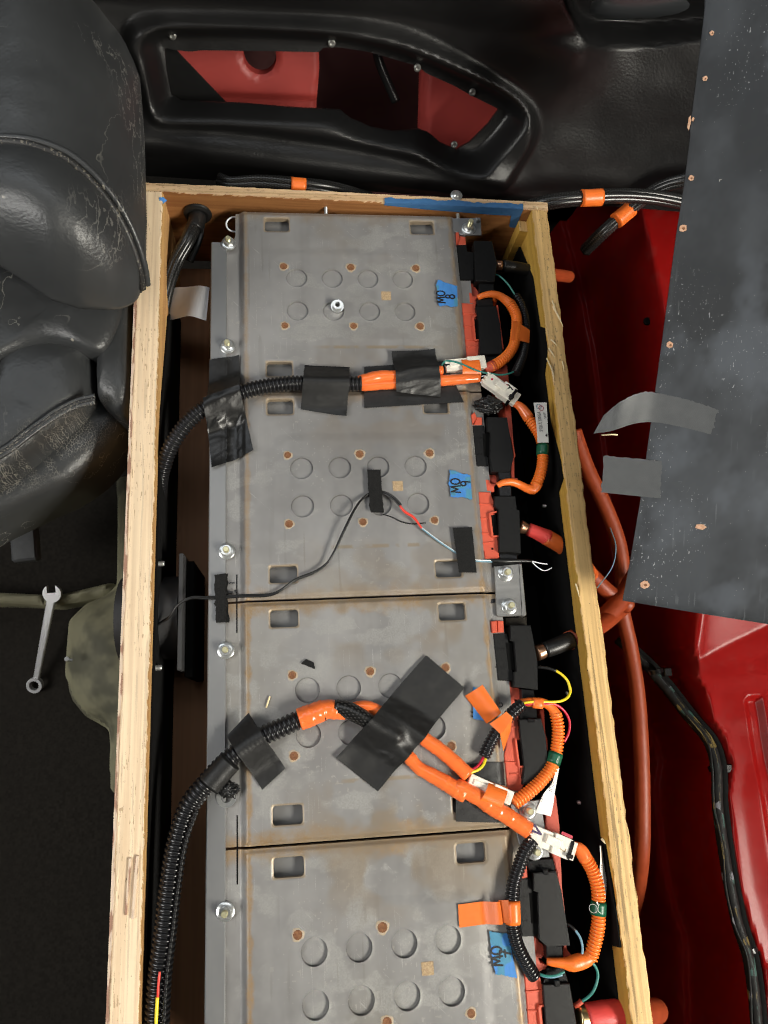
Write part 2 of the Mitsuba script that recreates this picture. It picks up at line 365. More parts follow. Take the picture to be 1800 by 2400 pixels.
mat('wire_red', (0.55, 0.02, 0.05), 0.35)
mat('wire_teal', (0.03, 0.19, 0.16), 0.4)
mat('wire_blue', (0.16, 0.30, 0.38), 0.4)
mat('wire_white', (0.75, 0.77, 0.80), 0.4)
mat('wire_black', (0.012, 0.012, 0.012), 0.32)
mat('wire_bright_red', (0.75, 0.06, 0.04), 0.35)

SA, SB = D(0, 978, .02), D(208, 860, .02)
SU = (SB - SA)[:2] / np.linalg.norm((SB - SA)[:2])
def c_leather(p, n, uv):
    x, y, z = p.x, p.y, p.z
    c = mix((0.022, 0.0235, 0.025), (0.044, 0.0465, 0.048), fbm(x * 14, y * 14, z * 14, 3))
    zone = smoothstep(0.50, 0.66, fbm(x * 9, y * 9, z * 9 + 4, 2))
    w = fbm(x * 50, y * 50, z * 50 + 3, 3)
    cr = dr.abs(noise(x * 19 + w * 2.2, y * 13 + w * 1.6, z * 19) - 0.5)
    c = mix(c, (0.20, 0.195, 0.175), smoothstep(0.009, 0.001, cr) * zone * smoothstep(0.35, 0.55, noise(x * 40, y * 40, z * 40)) * 0.75)
    fine = dr.abs(fbm(x * 150, y * 60, z * 120, 3) - 0.5)
    c = mix(c, (0.21, 0.205, 0.19), smoothstep(0.03, 0.005, fine) * smoothstep(0.54, 0.68, fbm(x * 11 + 3, y * 11, z * 11, 2)) * 0.5)
    # heavily crackled band along the cushion seam
    al = (x - SA[0]) * SU[0] + (y - SA[1]) * SU[1]; ac = (y - SA[1]) * SU[0] - (x - SA[0]) * SU[1]
    band = smoothstep(0.030, 0.006, dr.abs(ac + 0.004)) * smoothstep(0.13, 0.10, al) * smoothstep(0.06, 0.02, z) * smoothstep(-0.05, -0.03, z)
    f1, f2, _ = voronoi(al * 420 + w * 5, ac * 300 + w * 5)
    c = mix(c, (0.30, 0.28, 0.24), smoothstep(0.20, 0.02, f2 - f1) * band * smoothstep(0.35, 0.65, fbm(al * 110, ac * 110, 3.0, 3)) * 0.6)
    sp = smoothstep(0.95, 0.98, noise(x * 120, y * 60, z * 110))
    return mix(c, (0.34, 0.32, 0.27), sp * 0.7)
def b_leather(p, n, uv):
    return fbm(p.x * 420, p.y * 420, p.z * 420, 2) * 0.0003 + fbm(p.x * 45, p.y * 45, p.z * 45, 2) * 0.0012
mat('leather', c_leather, lambda p, n, uv: 0.31 + 0.2 * fbm(p.x * 30, p.y * 30, p.z * 30, 2), spec=0.6, bump=b_leather)
mat('piping', lambda p, n, uv: mix((0.02, 0.02, 0.02), (0.12, 0.11, 0.09), smoothstep(0.6, 0.85, noise(p.x * 700, p.y * 700, p.z * 500))), 0.5)
mat('vinyl', lambda p, n, uv: mix((0.005, 0.005, 0.0055), (0.009, 0.009, 0.009), fbm(p.x * 20, p.y * 20, p.z * 20, 3)), lambda p, n, uv: 0.30 + 0.18 * fbm(p.x * 25, p.y * 25, p.z * 25, 2), spec=0.42,
    bump=lambda p, n, uv: fbm(p.x * 500, p.y * 500, p.z * 500, 2) * 0.0002)
mat('vinyl_gloss', (0.030, 0.033, 0.036), 0.24, spec=0.6)
mat('car_red', lambda p, n, uv: mix(mix((0.25, 0.006, 0.0055), (0.19, 0.005, 0.0045), fbm(p.x * 20, p.y * 20, p.z * 20, 3)), (0.20, 0.07, 0.06), smoothstep(0.5, 0.8, fbm(p.x * 60, p.y * 60, p.z * 60, 4)) * 0.12 + smoothstep(0.96, 0.985, noise(p.x * 420, p.y * 420, p.z * 420)) * 0.5), 0.26, spec=0.1, coat=0.12, coat_gloss=0.97)
mat('car_red_dull', lambda p, n, uv: mix((0.34, 0.042, 0.034), (0.25, 0.03, 0.025), fbm(p.x * 25, p.y * 25, p.z * 25, 3)), 0.5)
mat('shaded_red', (0.05, 0.009, 0.008), 0.7)  # red darkened: shade behind the trim opening put into the colour
mat('carpet', lambda p, n, uv: mix((0.012, 0.0105, 0.009), (0.026, 0.023, 0.019), fbm(p.x * 300, p.y * 300, p.z * 100, 2)), 0.95, spec=0.1)
mat('tunnel_paint', lambda p, n, uv: mix((0.20, 0.19, 0.12), (0.085, 0.083, 0.055), smoothstep(0.45, 0.7, fbm(p.x * 25, p.y * 25, p.z * 25, 4))), 0.75)
mat('chrome', (0.55, 0.55, 0.55), 0.3, 0.6)
mat('dull_screw', (0.16, 0.16, 0.15), 0.4, 0.6)
def c_lid(p, n, uv):
    x, y = p.x, p.y
    c = mix((0.015, 0.0175, 0.021), (0.039, 0.0445, 0.052), smoothstep(0.25, 0.75, fbm(x * 22, y * 18, 1.0, 5)))
    c = mix(c, (0.080, 0.092, 0.110), smoothstep(0.54, 0.72, fbm(x * 19 + 5, y * 15, 9.0, 5)) * 0.55)
    ch = smoothstep(0.90, 0.97, noise(x * 1000, y * 600, 3.0)) * smoothstep(0.50, 0.62, fbm(x * 11, y * 8, 14.0, 3))
    c = mix(c, (0.36, 0.37, 0.38), ch * 0.9)
    sp = smoothstep(0.984, 0.995, noise(x * 700, y * 600, 23.0))
    c = mix(c, (0.42, 0.40, 0.37), sp * 0.9)
    st = smoothstep(0.84, 0.92, noise(x * 460, y * 40, 41.0)) * smoothstep(0.54, 0.68, fbm(x * 13, y * 9, 4.0, 3))
    return mix(c, (0.15, 0.16, 0.17), st * 0.3)
mat('lid_paint', c_lid, lambda p, n, uv: 0.5 + 0.2 * fbm(p.x * 30, p.y * 30, 3.0, 2), bump=lambda p, n, uv: fbm(p.x * 160, p.y * 120, 1.0, 3) * 0.0003)
mat('raw_wood', lambda p, n, uv: mix((0.42, 0.22, 0.13), (0.58, 0.38, 0.26), noise(p.x * 900, p.y * 900, 1.0)), 0.8)
# ------------------------------------------------------------------ sheet cut to an outline on a grid
def cut_grid(poly, h, hfun, frame=None, skirt=0.0, ring=None):
    """A sheet over the region poly (2-D), gridded at h, its border snapped to the outline; height hfun(x, y, depth inside); borders folded down by skirt.
    ring: extra (centre, radius) circles that nearby vertices are drawn onto, for crisp pressed edges."""
    x0, y0, x1, y1 = poly.bounds
    xs = np.linspace(x0, x1, max(2, int((x1 - x0) / h) + 1)); ys = np.linspace(y0, y1, max(2, int((y1 - y0) / h) + 1))
    X, Y = np.meshgrid(xs, ys, indexing='ij')
    P = np.stack([X.ravel(), Y.ravel()], 1)
    hh = max(xs[1] - xs[0], ys[1] - ys[0])
    pt = shapely.points(P)
    shapely.prepare(poly)
    bd = poly.boundary
    s = shapely.distance(bd, pt) * np.where(shapely.contains(poly, pt), 1, -1)
    near = np.abs(s) < 0.71 * hh
    parts = list(getattr(bd, 'geoms', [bd]))
    dist = np.stack([shapely.distance(g, pt[near]) for g in parts], 0); which = dist.argmin(0)
    q = P[near].copy()
    for k, g in enumerate(parts):
        m = which == k
        if m.any():
            q[m] = shapely.get_coordinates(shapely.line_interpolate_point(g, shapely.line_locate_point(g, pt[near][m])))
    P[near] = q; s[near] = 0
    if ring:
        for (cx, cy, r) in ring:
            d = P - [cx, cy]; L = np.linalg.norm(d, axis=1)
            for rr in (r, r - 0.0009):
                m = (np.abs(L - rr) < 0.42 * hh) & (s > 0)
                P[m] = [cx, cy] + d[m] / L[m][:, None] * rr
    R, C = X.shape
    i, j = np.meshgrid(np.arange(R - 1), np.arange(C - 1), indexing='ij'); i, j = i.ravel(), j.ravel()
    a, b, c, d = i * C + j, (i + 1) * C + j, (i + 1) * C + j + 1, i * C + j + 1
    ok = s >= -1e-9
    alt = ((~ok[a]) | (~ok[c]))
    t1 = np.where(alt[:, None], np.stack([a, b, d], 1), np.stack([a, b, c], 1))
    t2 = np.where(alt[:, None], np.stack([b, c, d], 1), np.stack([a, c, d], 1))
    f = np.vstack([t1, t2]); f = f[ok[f].all(1)]
    A = P[f]; ar = (A[:, 1, 0] - A[:, 0, 0]) * (A[:, 2, 1] - A[:, 0, 1]) - (A[:, 1, 1] - A[:, 0, 1]) * (A[:, 2, 0] - A[:, 0, 0])
    f = f[np.abs(ar) > 1e-12]; ar = ar[np.abs(ar) > 1e-12]
    f[ar < 0] = f[ar < 0][:, ::-1]
    # centroid must lie inside (drops slivers across the outline)
    f = f[shapely.contains(poly.buffer(1e-6), shapely.points(P[f].mean(1)))]
    z = hfun(P[:, 0], P[:, 1], np.maximum(s, 0))
    V = np.c_[P, z]
    if skirt:
        e = np.sort(np.vstack([f[:, [0, 1]], f[:, [1, 2]], f[:, [2, 0]]]), axis=1)
        raw = np.vstack([f[:, [0, 1]], f[:, [1, 2]], f[:, [2, 0]]])
        _, inv, cnt = np.unique(e, axis=0, return_inverse=True, return_counts=True)
        be = raw[cnt[inv.ravel()] == 1]
        n = len(V)
        top, low = V.copy(), V.copy(); low[:, 2] -= skirt
        V = np.vstack([V, top, low])
        f = np.vstack([f, np.stack([be[:, 0] + n, be[:, 0] + 2 * n, be[:, 1] + n], 1), np.stack([be[:, 1] + n, be[:, 0] + 2 * n, be[:, 1] + 2 * n], 1)])
    m = trimesh.Trimesh(V, f, process=False); m.remove_unreferenced_vertices()
    if frame is not None: m.apply_transform(frame)
    return m
def rrect(cx, cy, w, h, r):
    return shapely.box(cx - w / 2 + r, cy - h / 2 + r, cx + w / 2 - r, cy + h / 2 - r).buffer(r, quad_segs=6)
def poly_of(f, pts, z=0.0):
    return Polygon([f(x, y, z)[:2] for x, y in pts])
def smooth_poly(pts, n=8):
    p = np.asarray(pts, float); q = np.vstack([p[-1:], p, p[:2]]); out = []
    for i in range(1, len(q) - 2):
        t = np.linspace(0, 1, n, endpoint=False)[:, None]; a, b, c, d = q[i - 1:i + 3]
        out.append(0.5 * ((2 * b) + (c - a) * t + (2 * a - 5 * b + 4 * c - d) * t**2 + (3 * b - a - 3 * c + d) * t**3))
    return Polygon(np.vstack(out)).buffer(0)

# ------------------------------------------------------------------ the setting: floor of the car
def floor_z(x, y, d):
    return -0.36 + 0.012 * meshkit.fbm(np.stack([x * 6, y * 6, x * 0], -1), 3, 3)
struct('floor', cut_grid(shapely.box(-2.2, -2.0, 2.4, 2.6), 0.04, lambda x, y, d: floor_z(x, y, d) - 0.12 * sst(0.1, 0.3, x) - 0.02 * sst(0.1, 0.3, x)), 'carpet', True)

# the pressed metal of the car body: tunnel cover on the left, red tub on the right
V7 = view(0, 1300, 500)
tun = [(830, -700), (1300, -700), (1300, 1900), (760, 1900), (770, 1500), (750, 1360), (560, 1255), (450, 1120), (405, 900), (425, 640), (440, 470), (580, 330), (780, 240), (830, 190)]
body = thing('red_body_shell', 'red painted metal body of the car around the wooden box', 'car body')
tp = Polygon([V7(x, y, -0.27)[:2] for x, y in tun]).buffer(0).buffer(-0.012).buffer(0.012)
obj(body, 'tunnel_cover', cut_grid(tp, 0.006, lambda x, y, d: -0.335 + 0.075 * np.sqrt(1 - (1 - np.clip(d / 0.085, 0, 1))**2) + 0.007 * meshkit.fbm(np.stack([x * 25, y * 25, x * 0], -1), 3, 5), skirt=0.1), 'tunnel_paint', True,
    label='dull olive tunnel cover left of the box')
rail_l = Polygon([V7(x, y, -0.30)[:2] for x, y in [(-700, 270), (0, 280), (420, 300), (840, 200), (1000, 260), (700, 330), (420, 385), (0, 365), (-700, 360)]])
obj(body, 'floor_rail', cut_grid(rail_l.buffer(0), 0.006, lambda x, y, d: -0.318 + 0.02 * np.sqrt(1 - (1 - np.clip(d / 0.012, 0, 1))**2), skirt=0.05), 'tunnel_paint', True)

# red tub right of the box: a deep well whose far wall climbs to a bright sill
edge = np.array([D(x, y, -0.17)[:2] for x, y in [(1300, 330), (1345, 495), (1367, 585), (1385, 675), (1396, 737), (1407, 830), (1440, 1100), (1469, 1324), (1479, 1400), (1494, 1430), (1494, 1464), (1514, 1500), (1526, 1557), (1549, 1590), (1569, 1650), (1560, 1719), (1573, 1830), (1587, 1925), (1609, 2005), (1640, 2094), (1645, 2212), (1660, 2420), (1700, 2700)]])
eo = np.argsort(edge[:, 1])
def well_x(y): return np.interp(y, edge[eo, 1], edge[eo, 0])
def tub_z(x, y, d):
    w = well_x(y)
    t = x - w
    z = -0.43 + 0.125 * sst(-0.042, -0.026, t) + 0.140 * sst(-0.014, 0.004, t) + 0.30 * np.clip(t - 0.02, 0, 1) ** 1.2
    # the folded pressing under the lid and the groove along the sill
    c, e = D(1494, 1430, -0.165), D(1662, 1342, -0.165)
    u = (e - c)[:2]; u /= np.linalg.norm(u)
    al = (x - c[0]) * u[0] + (y - c[1]) * u[1]; ac = -(x - c[0]) * u[1] + (y - c[1]) * u[0]
    z += np.minimum(0.5 * np.maximum(ac, 0), 0.035) * sst(-0.006, 0.012, t)
    g0, g1 = D(1618, 1504, -0.15), D(1660, 1751, -0.15)
    u = np.array([g1[0] - g0[0], g1[1] - g0[1]]); u /= np.linalg.norm(u)
    al = (x - g0[0]) * u[0] + (y - g0[1]) * u[1]; ac = (x - g0[0]) * -u[1] + (y - g0[1]) * u[0]
    z -= 0.007 * sst(0, 0.005, al) * sst(0, 0.004, ac) * (1 - sst(0.016, 0.020, ac))
    return z + 0.004 * meshkit.fbm(np.stack([x * 9, y * 9, x * 0], -1), 2, 8)
_ys = np.linspace(-0.62, 0.90, 60)
tub_poly = Polygon([(well_x(y) - 0.046, y) for y in _ys] + [(1.05, 0.90), (1.05, -0.62)])
obj(body, 'tub_panel', cut_grid(tub_poly, 0.004, tub_z), 'car_red', True)
obj(body, 'bounce_blocker', rbox(0.20, 0.62, -0.9, 1.0, -0.475, -0.462, 0.002), 'liner', False)  # black sheet added to stop red bounce and keep the well dark
ph = D(1398, 695, -0.158)
obj(body, 'panel_hole', lathe([(0, 0), (0.0055, 0), (0.0055, 0.003), (0, 0.003)], ph, ph + np.array([-.3, 0, 1.0])), 'void')

# ------------------------------------------------------------------ rear quarter trim with its speaker opening, red sheet metal behind
TO = np.array([0.1, 0.775, -0.02]); ta = math.radians(62)
TN = np.array([0.0, -math.sin(ta), math.cos(ta)])              # faces the camera
TFR = frame_from(TO, [1, 0, 0], [0, math.cos(ta), math.sin(ta)])
TI = np.linalg.inv(TFR)
def tuv(x, y):
    p = onplane(x, y, TO, TN); return (TI @ np.r_[p, 1])[:2]
def tpoly(pts, sm=True):
    q = [tuv(x, y) for x, y in pts]
    return smooth_poly(q) if sm else Polygon(q)
outer = tpoly([(268, 92), (285, 50), (330, 34), (450, 32), (620, 36), (760, 45), (880, 72), (1000, 122), (1085, 172), (1140, 222), (1158, 268), (1150, 310), (1120, 360), (1090, 395), (1060, 392), (940, 350), (800, 318), (640, 292), (480, 272), (350, 262), (318, 240), (300, 190), (285, 130)])
inner = tpoly([(322, 96), (345, 74), (400, 68), (600, 72), (740, 84), (870, 112), (980, 158), (1080, 208), (1118, 246), (1104, 280), (1060, 330), (1020, 352), (960, 336), (900, 300), (850, 292), (780, 276), (700, 246), (520, 238), (400, 236), (352, 230), (338, 180), (328, 130)])
holeP = tpoly([(352, 112), (372, 118), (392, 120), (410, 122), (430, 119), (575, 120), (690, 122), (700, 112), (735, 112), (800, 122), (905, 152), (925, 168), (985, 195), (1020, 215), (1084, 247), (1060, 280), (1020, 318), (990, 332), (955, 318), (930, 298), (905, 288), (850, 288), (800, 278), (760, 262), (735, 245), (700, 240), (620, 236), (520, 230), (385, 225), (366, 215), (356, 160)], False).buffer(0)
big = Polygon([tuv(x, y) for x, y in [(-300, -160), (1900, -160), (1900, 300), (1700, 430), (1180, 440), (300, 420), (-300, 420)]])
ob, ib = outer.exterior, inner.exterior
ridge = LineString([tuv(x, y) for x, y in [(1010, -80), (1085, 10), (1150, 55), (1225, 85)]])
pock = tpoly([(1238, 30), (1232, -90), (1700, -120), (1640, 40), (1500, 66), (1400, 84), (1300, 78)])
vR = tuv(1500, 200)
def trim_z(u, v, d):
    pt = shapely.points(np.stack([u, v], 1))
    do = shapely.distance(ob, pt) * np.where(shapely.contains(outer, pt), 1, -1)
    di = shapely.distance(ib, pt) * np.where(shapely.contains(inner, pt), 1, -1)
    z = 0.016 * sst(-0.006, 0.012, do) - 0.034 * sst(-0.010, 0.010, di)
    # a full bulge runs below the opening and rolls away under it
    y0 = tuv(700, 300)[1]
    slope = (tuv(1100, 372)[1] - tuv(350, 268)[1]) / (tuv(1100, 372)[0] - tuv(350, 268)[0])
    lc = tuv(350, 268)[1] + slope * (u - tuv(350, 268)[0])
    z += 0.022 * np.exp(-((v - lc + 0.016) / 0.022)**2) * (1 - sst(tuv(1000, 300)[0], tuv(1180, 300)[0], u))
    z -= 1.1 * np.clip(lc - 0.03 - v, 0, 1)**1.0 * 0.9
    # the upper roll, the pillar ridge and the dark pocket at the top right
    z += 0.05 * sst(tuv(500, 30)[1], tuv(500, -120)[1], v)
    dr_ = shapely.distance(ridge, pt)
    z += 0.034 * np.exp(-(dr_ / 0.045)**2)
    dp = shapely.distance(pock.exterior, pt) * np.where(shapely.contains(pock, pt), 1, -1)
    z -= 0.05 * sst(-0.004, 0.006, dp)
    z += 0.06 * sst(vR[0] - 0.16, vR[0] + 0.2, u)
    return z + 0.0025 * meshkit.fbm(np.stack([u * 22, v * 22, u * 0], -1), 2, 4)
trim = thing('quarter_trim', 'black moulded side trim panel with an oblong opening showing red metal', 'trim panel')
obj(trim, 'panel', cut_grid(big.difference(holeP), 0.0042, trim_z, frame=TFR, skirt=0.004), 'vinyl', True)
cush = smooth_poly([tuv(x, y) for x, y in [(1262, 20), (1275, -120), (1640, -140), (1600, 30), (1500, 52), (1400, 66), (1300, 62)]])
obj(trim, 'pocket_pad', cut_grid(cush, 0.004, lambda u, v, d: -0.055 + 0.055 * np.sqrt(1 - (1 - np.clip(d / 0.035, 0, 1))**2), frame=TFR, skirt=0.02), 'vinyl_gloss', True, label='glossy padded block in the upper corner of the trim')
def tpt(x, y, h):
    q = tuv(x, y); return (TFR @ np.r_[q, h, 1])[:3]
for (x, y) in [(370, 85), (718, 101), (905, 155), (1025, 208), (985, 322)]:
    c = tpt(x, y, -0.015)
    k = obj(trim, 'clip_screw', lathe([(0, 0), (0.0042, 0), (0.0042, 0.002), (0.0025, 0.003), (0, 0.0015)], c, c + TN), 'dull_screw')
# black bracket seen in the left corner of the opening, and the red metal behind
bk = [tpt(340, 118, -0.05), tpt(352, 245, -0.05), tpt(480, 245, -0.06), tpt(462, 225, -0.06)]
obj(trim, 'corner_bracket', shell(bil([tpt(345, 110, -0.04), tpt(345, 250, -0.04), tpt(490, 262, -0.055), tpt(352, 120, -0.055)], 6, 6), 0.002), 'liner')
def tuvh(x, y, h):
    p = onplane(x, y, TO + TN * h, TN); return (TI @ np.r_[p, 1])[:2]
rp = thing('body_panel', 'red painted sheet metal seen through the opening of the trim', 'body panel')
hc = tuvh(561, 124, -.115)
sheetP = Polygon([tuvh(x, y, -.115) for x, y in [(250, 40), (688, 40), (690, 150), (684, 226), (684, 300), (250, 300)]]).difference(Point(hc).buffer(0.0205))
s0 = tuvh(600, 209, -.115)[1]
def back_z(u, v, d):
    return -0.115 - 0.005 * (1 - sst(s0 - 0.002, s0 + 0.002, v)) - 0.004 * sst(.003, 0, d)
obj(rp, 'sheet', cut_grid(sheetP, 0.004, back_z, frame=TFR, skirt=0.02), 'car_red_dull', True)
obj(rp, 'sheet', cut_grid(Polygon([tuvh(x, y, -.10) for x, y in [(915, 60), (1300, 120), (1300, 400), (905, 350), (908, 300)]]), 0.006, lambda u, v, d: -0.10 + 0.06 * (u - tuv(905, 200)[0]) - .012 * sst(.008, 0, d), frame=TFR, skirt=0.02), 'car_red_dull', True)
obj(rp, 'deep_sheet', cut_grid(Polygon([tuvh(x, y, -.30) for x, y in [(480, -80), (1100, -80), (1100, 620), (480, 620)]]), 0.02, lambda u, v, d: -0.30 + u * 0, frame=TFR), 'shaded_red', True)
q0, q1, q2 = tpt(868, 108, -0.13), tpt(838, 190, -0.14), tpt(880, 300, -0.13)
hose(rp, 'cable', [q0, q1, q2], 0.006, 'wire_black')
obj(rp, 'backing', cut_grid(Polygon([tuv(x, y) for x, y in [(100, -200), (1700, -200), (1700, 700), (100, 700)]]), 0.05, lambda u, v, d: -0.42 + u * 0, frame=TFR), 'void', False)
# ------------------------------------------------------------------ the wooden box
box = thing('wooden_box', 'open plywood box with raw pale top edges holding the battery modules', 'wooden box')
RT = 0.008                                                       # height of the rails' top edge
def board(p0, p1, side, th, z0, z1, seed, chip=0.0007):
    """A board from p0 to p1 (2-D), th thick towards 'side', with chipped upper edges."""
    p0, p1 = np.array(p0, float), np.array(p1, float)
    L = np.linalg.norm(p1 - p0); u = (p1 - p0) / L; s = np.array(side, float)
    n = int(L / 0.0025) + 1
    a = np.linspace(0, L, n)
    prof = [(0, z0), (0, z1 - 0.006), (0, z1 - 0.0015), (0.0008, z1 - 0.0003), (0.003, z1), (th * 0.5, z1), (th - 0.003, z1), (th - 0.0008, z1 - 0.0003), (th, z1 - 0.0015), (th, z1 - 0.006), (th, z0)]
    V = []
    for k, (o, z) in enumerate(prof):
        nz = (meshkit.fbm(np.stack([a * 90, a * 0 + k * 0.35, a * 0 + seed], -1), 4, seed) - 0.5) * 2
        up = 0 if k in (0, 10) else 1
        edge = 1.0 if k in (2, 3, 7, 8) else 0.35
        V.append(np.c_[p0[0] + u[0] * a + s[0] * (o + nz * chip * up * edge * 1.6), p0[1] + u[1] * a + s[1] * (o + nz * chip * up * edge * 1.6), z + np.roll(nz, 7) * chip * up * edge])
    V = np.array(V); K = len(prof)
    i, j = np.meshgrid(np.arange(K), np.arange(n - 1), indexing='ij')
    q = np.stack([i * n + j, i * n + j + 1, ((i + 1) % K) * n + j + 1, ((i + 1) % K) * n + j], -1).reshape(-1, 4)
    f = np.vstack([q[:, [0, 1, 2]], q[:, [0, 2, 3]]])
    cap = [[0, k * n, (k + 1) * n] for k in range(1, K - 1)] + [[n - 1, (k + 1) * n + n - 1, k * n + n - 1] for k in range(1, K - 1)]
    m = trimesh.Trimesh(V.reshape(-1, 3), np.vstack([f, cap]), process=False)
    trimesh.repair.fix_normals(m)
    return m
LX0, LX1, RX0, RX1 = -0.1085, -0.0825, 0.3437, 0.3635
ZB = -0.122
obj(box, 'side_board', board((LX1, -0.42), (LX1, 0.6905), (-1, 0), LX1 - LX0, ZB, RT, 3), 'wood_left', 25, label='pale side board on the left of the box')
obj(box, 'side_board', board((RX0, -0.42), (RX0, 0.678), (1, 0), RX1 - RX0, ZB, RT, 9, 0.0011), 'wood_right', 25, label='splintered tan side board on the right of the box')
bs = (0.678 - 0.6905) / (RX1 - LX0); nb = np.array([-bs, 1.0]); nb /= np.linalg.norm(nb)
obj(box, 'back_board', board((LX0 - 0.001, 0.6912), (RX1 + 0.001, 0.6782), nb, 0.0125, ZB, RT - 0.0006, 5, 0.0006), 'wood_back', 25, label='brown varnished back board of the box')
obj(box, 'bottom_board', rbox(LX0 + 0.002, RX1 - 0.002, -0.42, 0.678, ZB - 0.014, ZB + 0.001, 0.001), 'wood_floor', False)
# peeling veneer on the outer left edge
n = 400; yy = np.linspace(-0.42, 0.68, n)
w = 0.0017 + 0.0016 * (meshkit.fbm(np.stack([yy * 40, yy * 0, yy * 0], -1), 3, 2) - 0.5) * 2
g = np.stack([np.stack([np.full(n, LX0 - 0.0012), yy, np.full(n, RT - 0.004)], 1), np.stack([np.full(n, LX0 - 0.0009), yy, np.full(n, RT + 0.0003)], 1), np.stack([LX0 + w, yy, np.full(n, RT + 0.0010)], 1)], 1)
obj(box, 'veneer', shell(g, 0.0004), 'veneer_red', False, label='peeling reddish veneer along the outer left edge')
V7s = view(0, 1800, 900)
for k, (x, y, L, w) in enumerate([(585, 380, 0.05, 0.003), (556, 390, 0.045, 0.0022)]):
    a = V7s(x, y, RT + 0.002); b = a + np.array([-0.002, -L, 0.0005])
    obj(box, 'veneer', prism([a[:2], (a + [w, 0, 0])[:2], (b + [w * 0.8, 0, 0])[:2], b[:2]], RT + 0.0004, RT + 0.0022, 0.0003), 'veneer_red', False)
VA, VB, VC = view(980, 480, 400), view(980, 760, 400), view(980, 1040, 400)
# long splinters standing off the right board
for f, x0, y0, x1, y1, r in [(VA, 1310, 990, 1410, 1185, .0011), (VA, 1300, 930, 1345, 1060, .0008), (VB, 1290, 150, 1350, 210, .0009), (VB, 1270, 235, 1330, 330, .0008), (VB, 1250, 330, 1320, 500, .0008), (VB, 1300, 420, 1320, 560, .0009),
                          (VA, 1150, 20, 1165, 50, .0008), (view(1050, 1320, 400), 1240, 200, 1275, 330, .0008), (VB, 1400, 360, 1420, 470, .0007), (view(1300, 1850, 500), 365, 385, 395, 425, .0012)]:
    p0, p1 = f(x0, y0, RT + 0.0008), f(x1, y1, RT + 0.0035)
    m, uv = tube([p0, (p0 + p1) / 2 + [0, 0, .0008], p1], [r, r, r * 0.15], sides=6, step=.003)
    obj(box, 'splinter', m, 'splinter', 40)
# black liner on the inner faces; on the right it leaves the upper strip bare except where pieces of it reach the rim
def liner(x, top, th):
    pl = Polygon([(y, z) for y, z in top] + [(top[-1][0], ZB + 0.002), (top[0][0], ZB + 0.002)])
    m = solid(pl, 0, th)
    fr = np.eye(4); fr[:3, 0] = [0, 1, 0]; fr[:3, 1] = [0, 0, 1]; fr[:3, 2] = [1, 0, 0]; fr[:3, 3] = [x, 0, 0]
    return moved(m, fr)
def yl(px, py, f=D): return f(px, py, RT)[1]
lz = RT - 0.018
yr = [yl(1165, 690), yl(1170, 780), yl(1200, 950), yl(1212, 1040), yl(1305, 1826), yl(1335, 2060)]
obj(box, 'liner', liner(RX0 - 0.0022, [(-0.42, RT - 0.024), (yr[5], RT - 0.026), (yr[5] + .004, RT - 0.002), (yr[4] - .06, RT - .002), (yr[4], RT - 0.010), (yr[4] + .004, RT - 0.022), (yr[3] - .006, RT - .021), (yr[3] + .004, RT - 0.002), (yr[2] - 0.02, RT - .004), (yr[2] + .03, RT - 0.020), (yr[1] - .006, RT - .020), (yr[1] + .012, RT - 0.002), (yr[0] - .01, RT - .002), (yr[0], RT - .016), (0.60, RT - .02), (0.672, RT - .055)], 0.002), 'liner', False,
    label='black liner on the inner face of the right board')
obj(box, 'liner', liner(LX1 + 0.0003, [(-0.42, RT - .012), (0.2, RT - .014), (0.43, RT - .016), (0.56, RT - .045), (0.60, RT - .09)], 0.002), 'liner', False)
obj(box, 'gap_shade', rbox(0.252, RX0 - .0025, -0.42, 0.672, ZB + .0012, ZB + .004, .0005), 'liner', False)  # black strip added for the shade in the right gap
# brown varnish-smeared corner block and a block on the left
obj(box, 'corner_block', prism([VA(960, 190, -.02)[:2], VA(1040, 200, -.02)[:2], VA(1050, 300, -.02)[:2], VA(970, 290, -.02)[:2]], -.1, -0.012), 'wood_right')

# bolts through the boards
def bolt_along(parent, p0, d, L, r=0.0026, head=True, name='bolt'):
    d = np.asarray(d, float) / np.linalg.norm(d); p0 = np.asarray(p0, float)
    prof = [(0, 0)]
    k = int(L / 0.0009)
    for i in range(k):
        prof += [(r, i * L / k), (r * 0.86, (i + 0.5) * L / k)]
    prof += [(r * 0.8, L), (0, L)]
    m = lathe(prof, p0, p0 + d, 16)
    if head:
        h = moved(trimesh.creation.cylinder(r * 1.9, 0.003, sections=6), axis_frame(p0 - d * 0.001, p0)[0]); m = cat([m, h])
    return m
for nm, (x, y) in [('through the middle of the back board', (703, 440)), ('through the back board under blue tape', (987, 446))]:
    p = D(x, y - 14, -0.004); yb = 0.6912 + bs * (p[0] - LX0)
    whole('bolt', bolt_along('', [p[0], yb + 0.002, -0.006], [0.02, -1, -0.12], 0.018, 0.0023), 'zinc', 'zinc bolt tip ' + nm, 'bolt')
p = D(985, 417, RT); whole('bolt', lathe([(0, 0.004), (0.003, 0.004), (0.0045, 0.002), (0.007, 0.001), (0.007, 0), (0, 0)], [p[0], 0.695, RT + .0005], [p[0], 0.695, 1]), 'zinc', 'round zinc bolt head behind the rim of the back board', 'bolt')
for nm, px, py in [('small zinc bolt in the dark gap beside the red heat shrink', 1188, 1093), ('small zinc bolt in the dark gap beside the yellow wire loop', 1240, 1497), ('small zinc bolt in the dark gap beside the hanging paper label', 1265, 1733)]:
    p = D(px, py, -0.055)
    whole('bolt', bolt_along('', [p[0] + 0.007, p[1], p[2]], [-1, 0.02, 0.02], 0.016, 0.0022), 'zinc', nm, 'bolt')
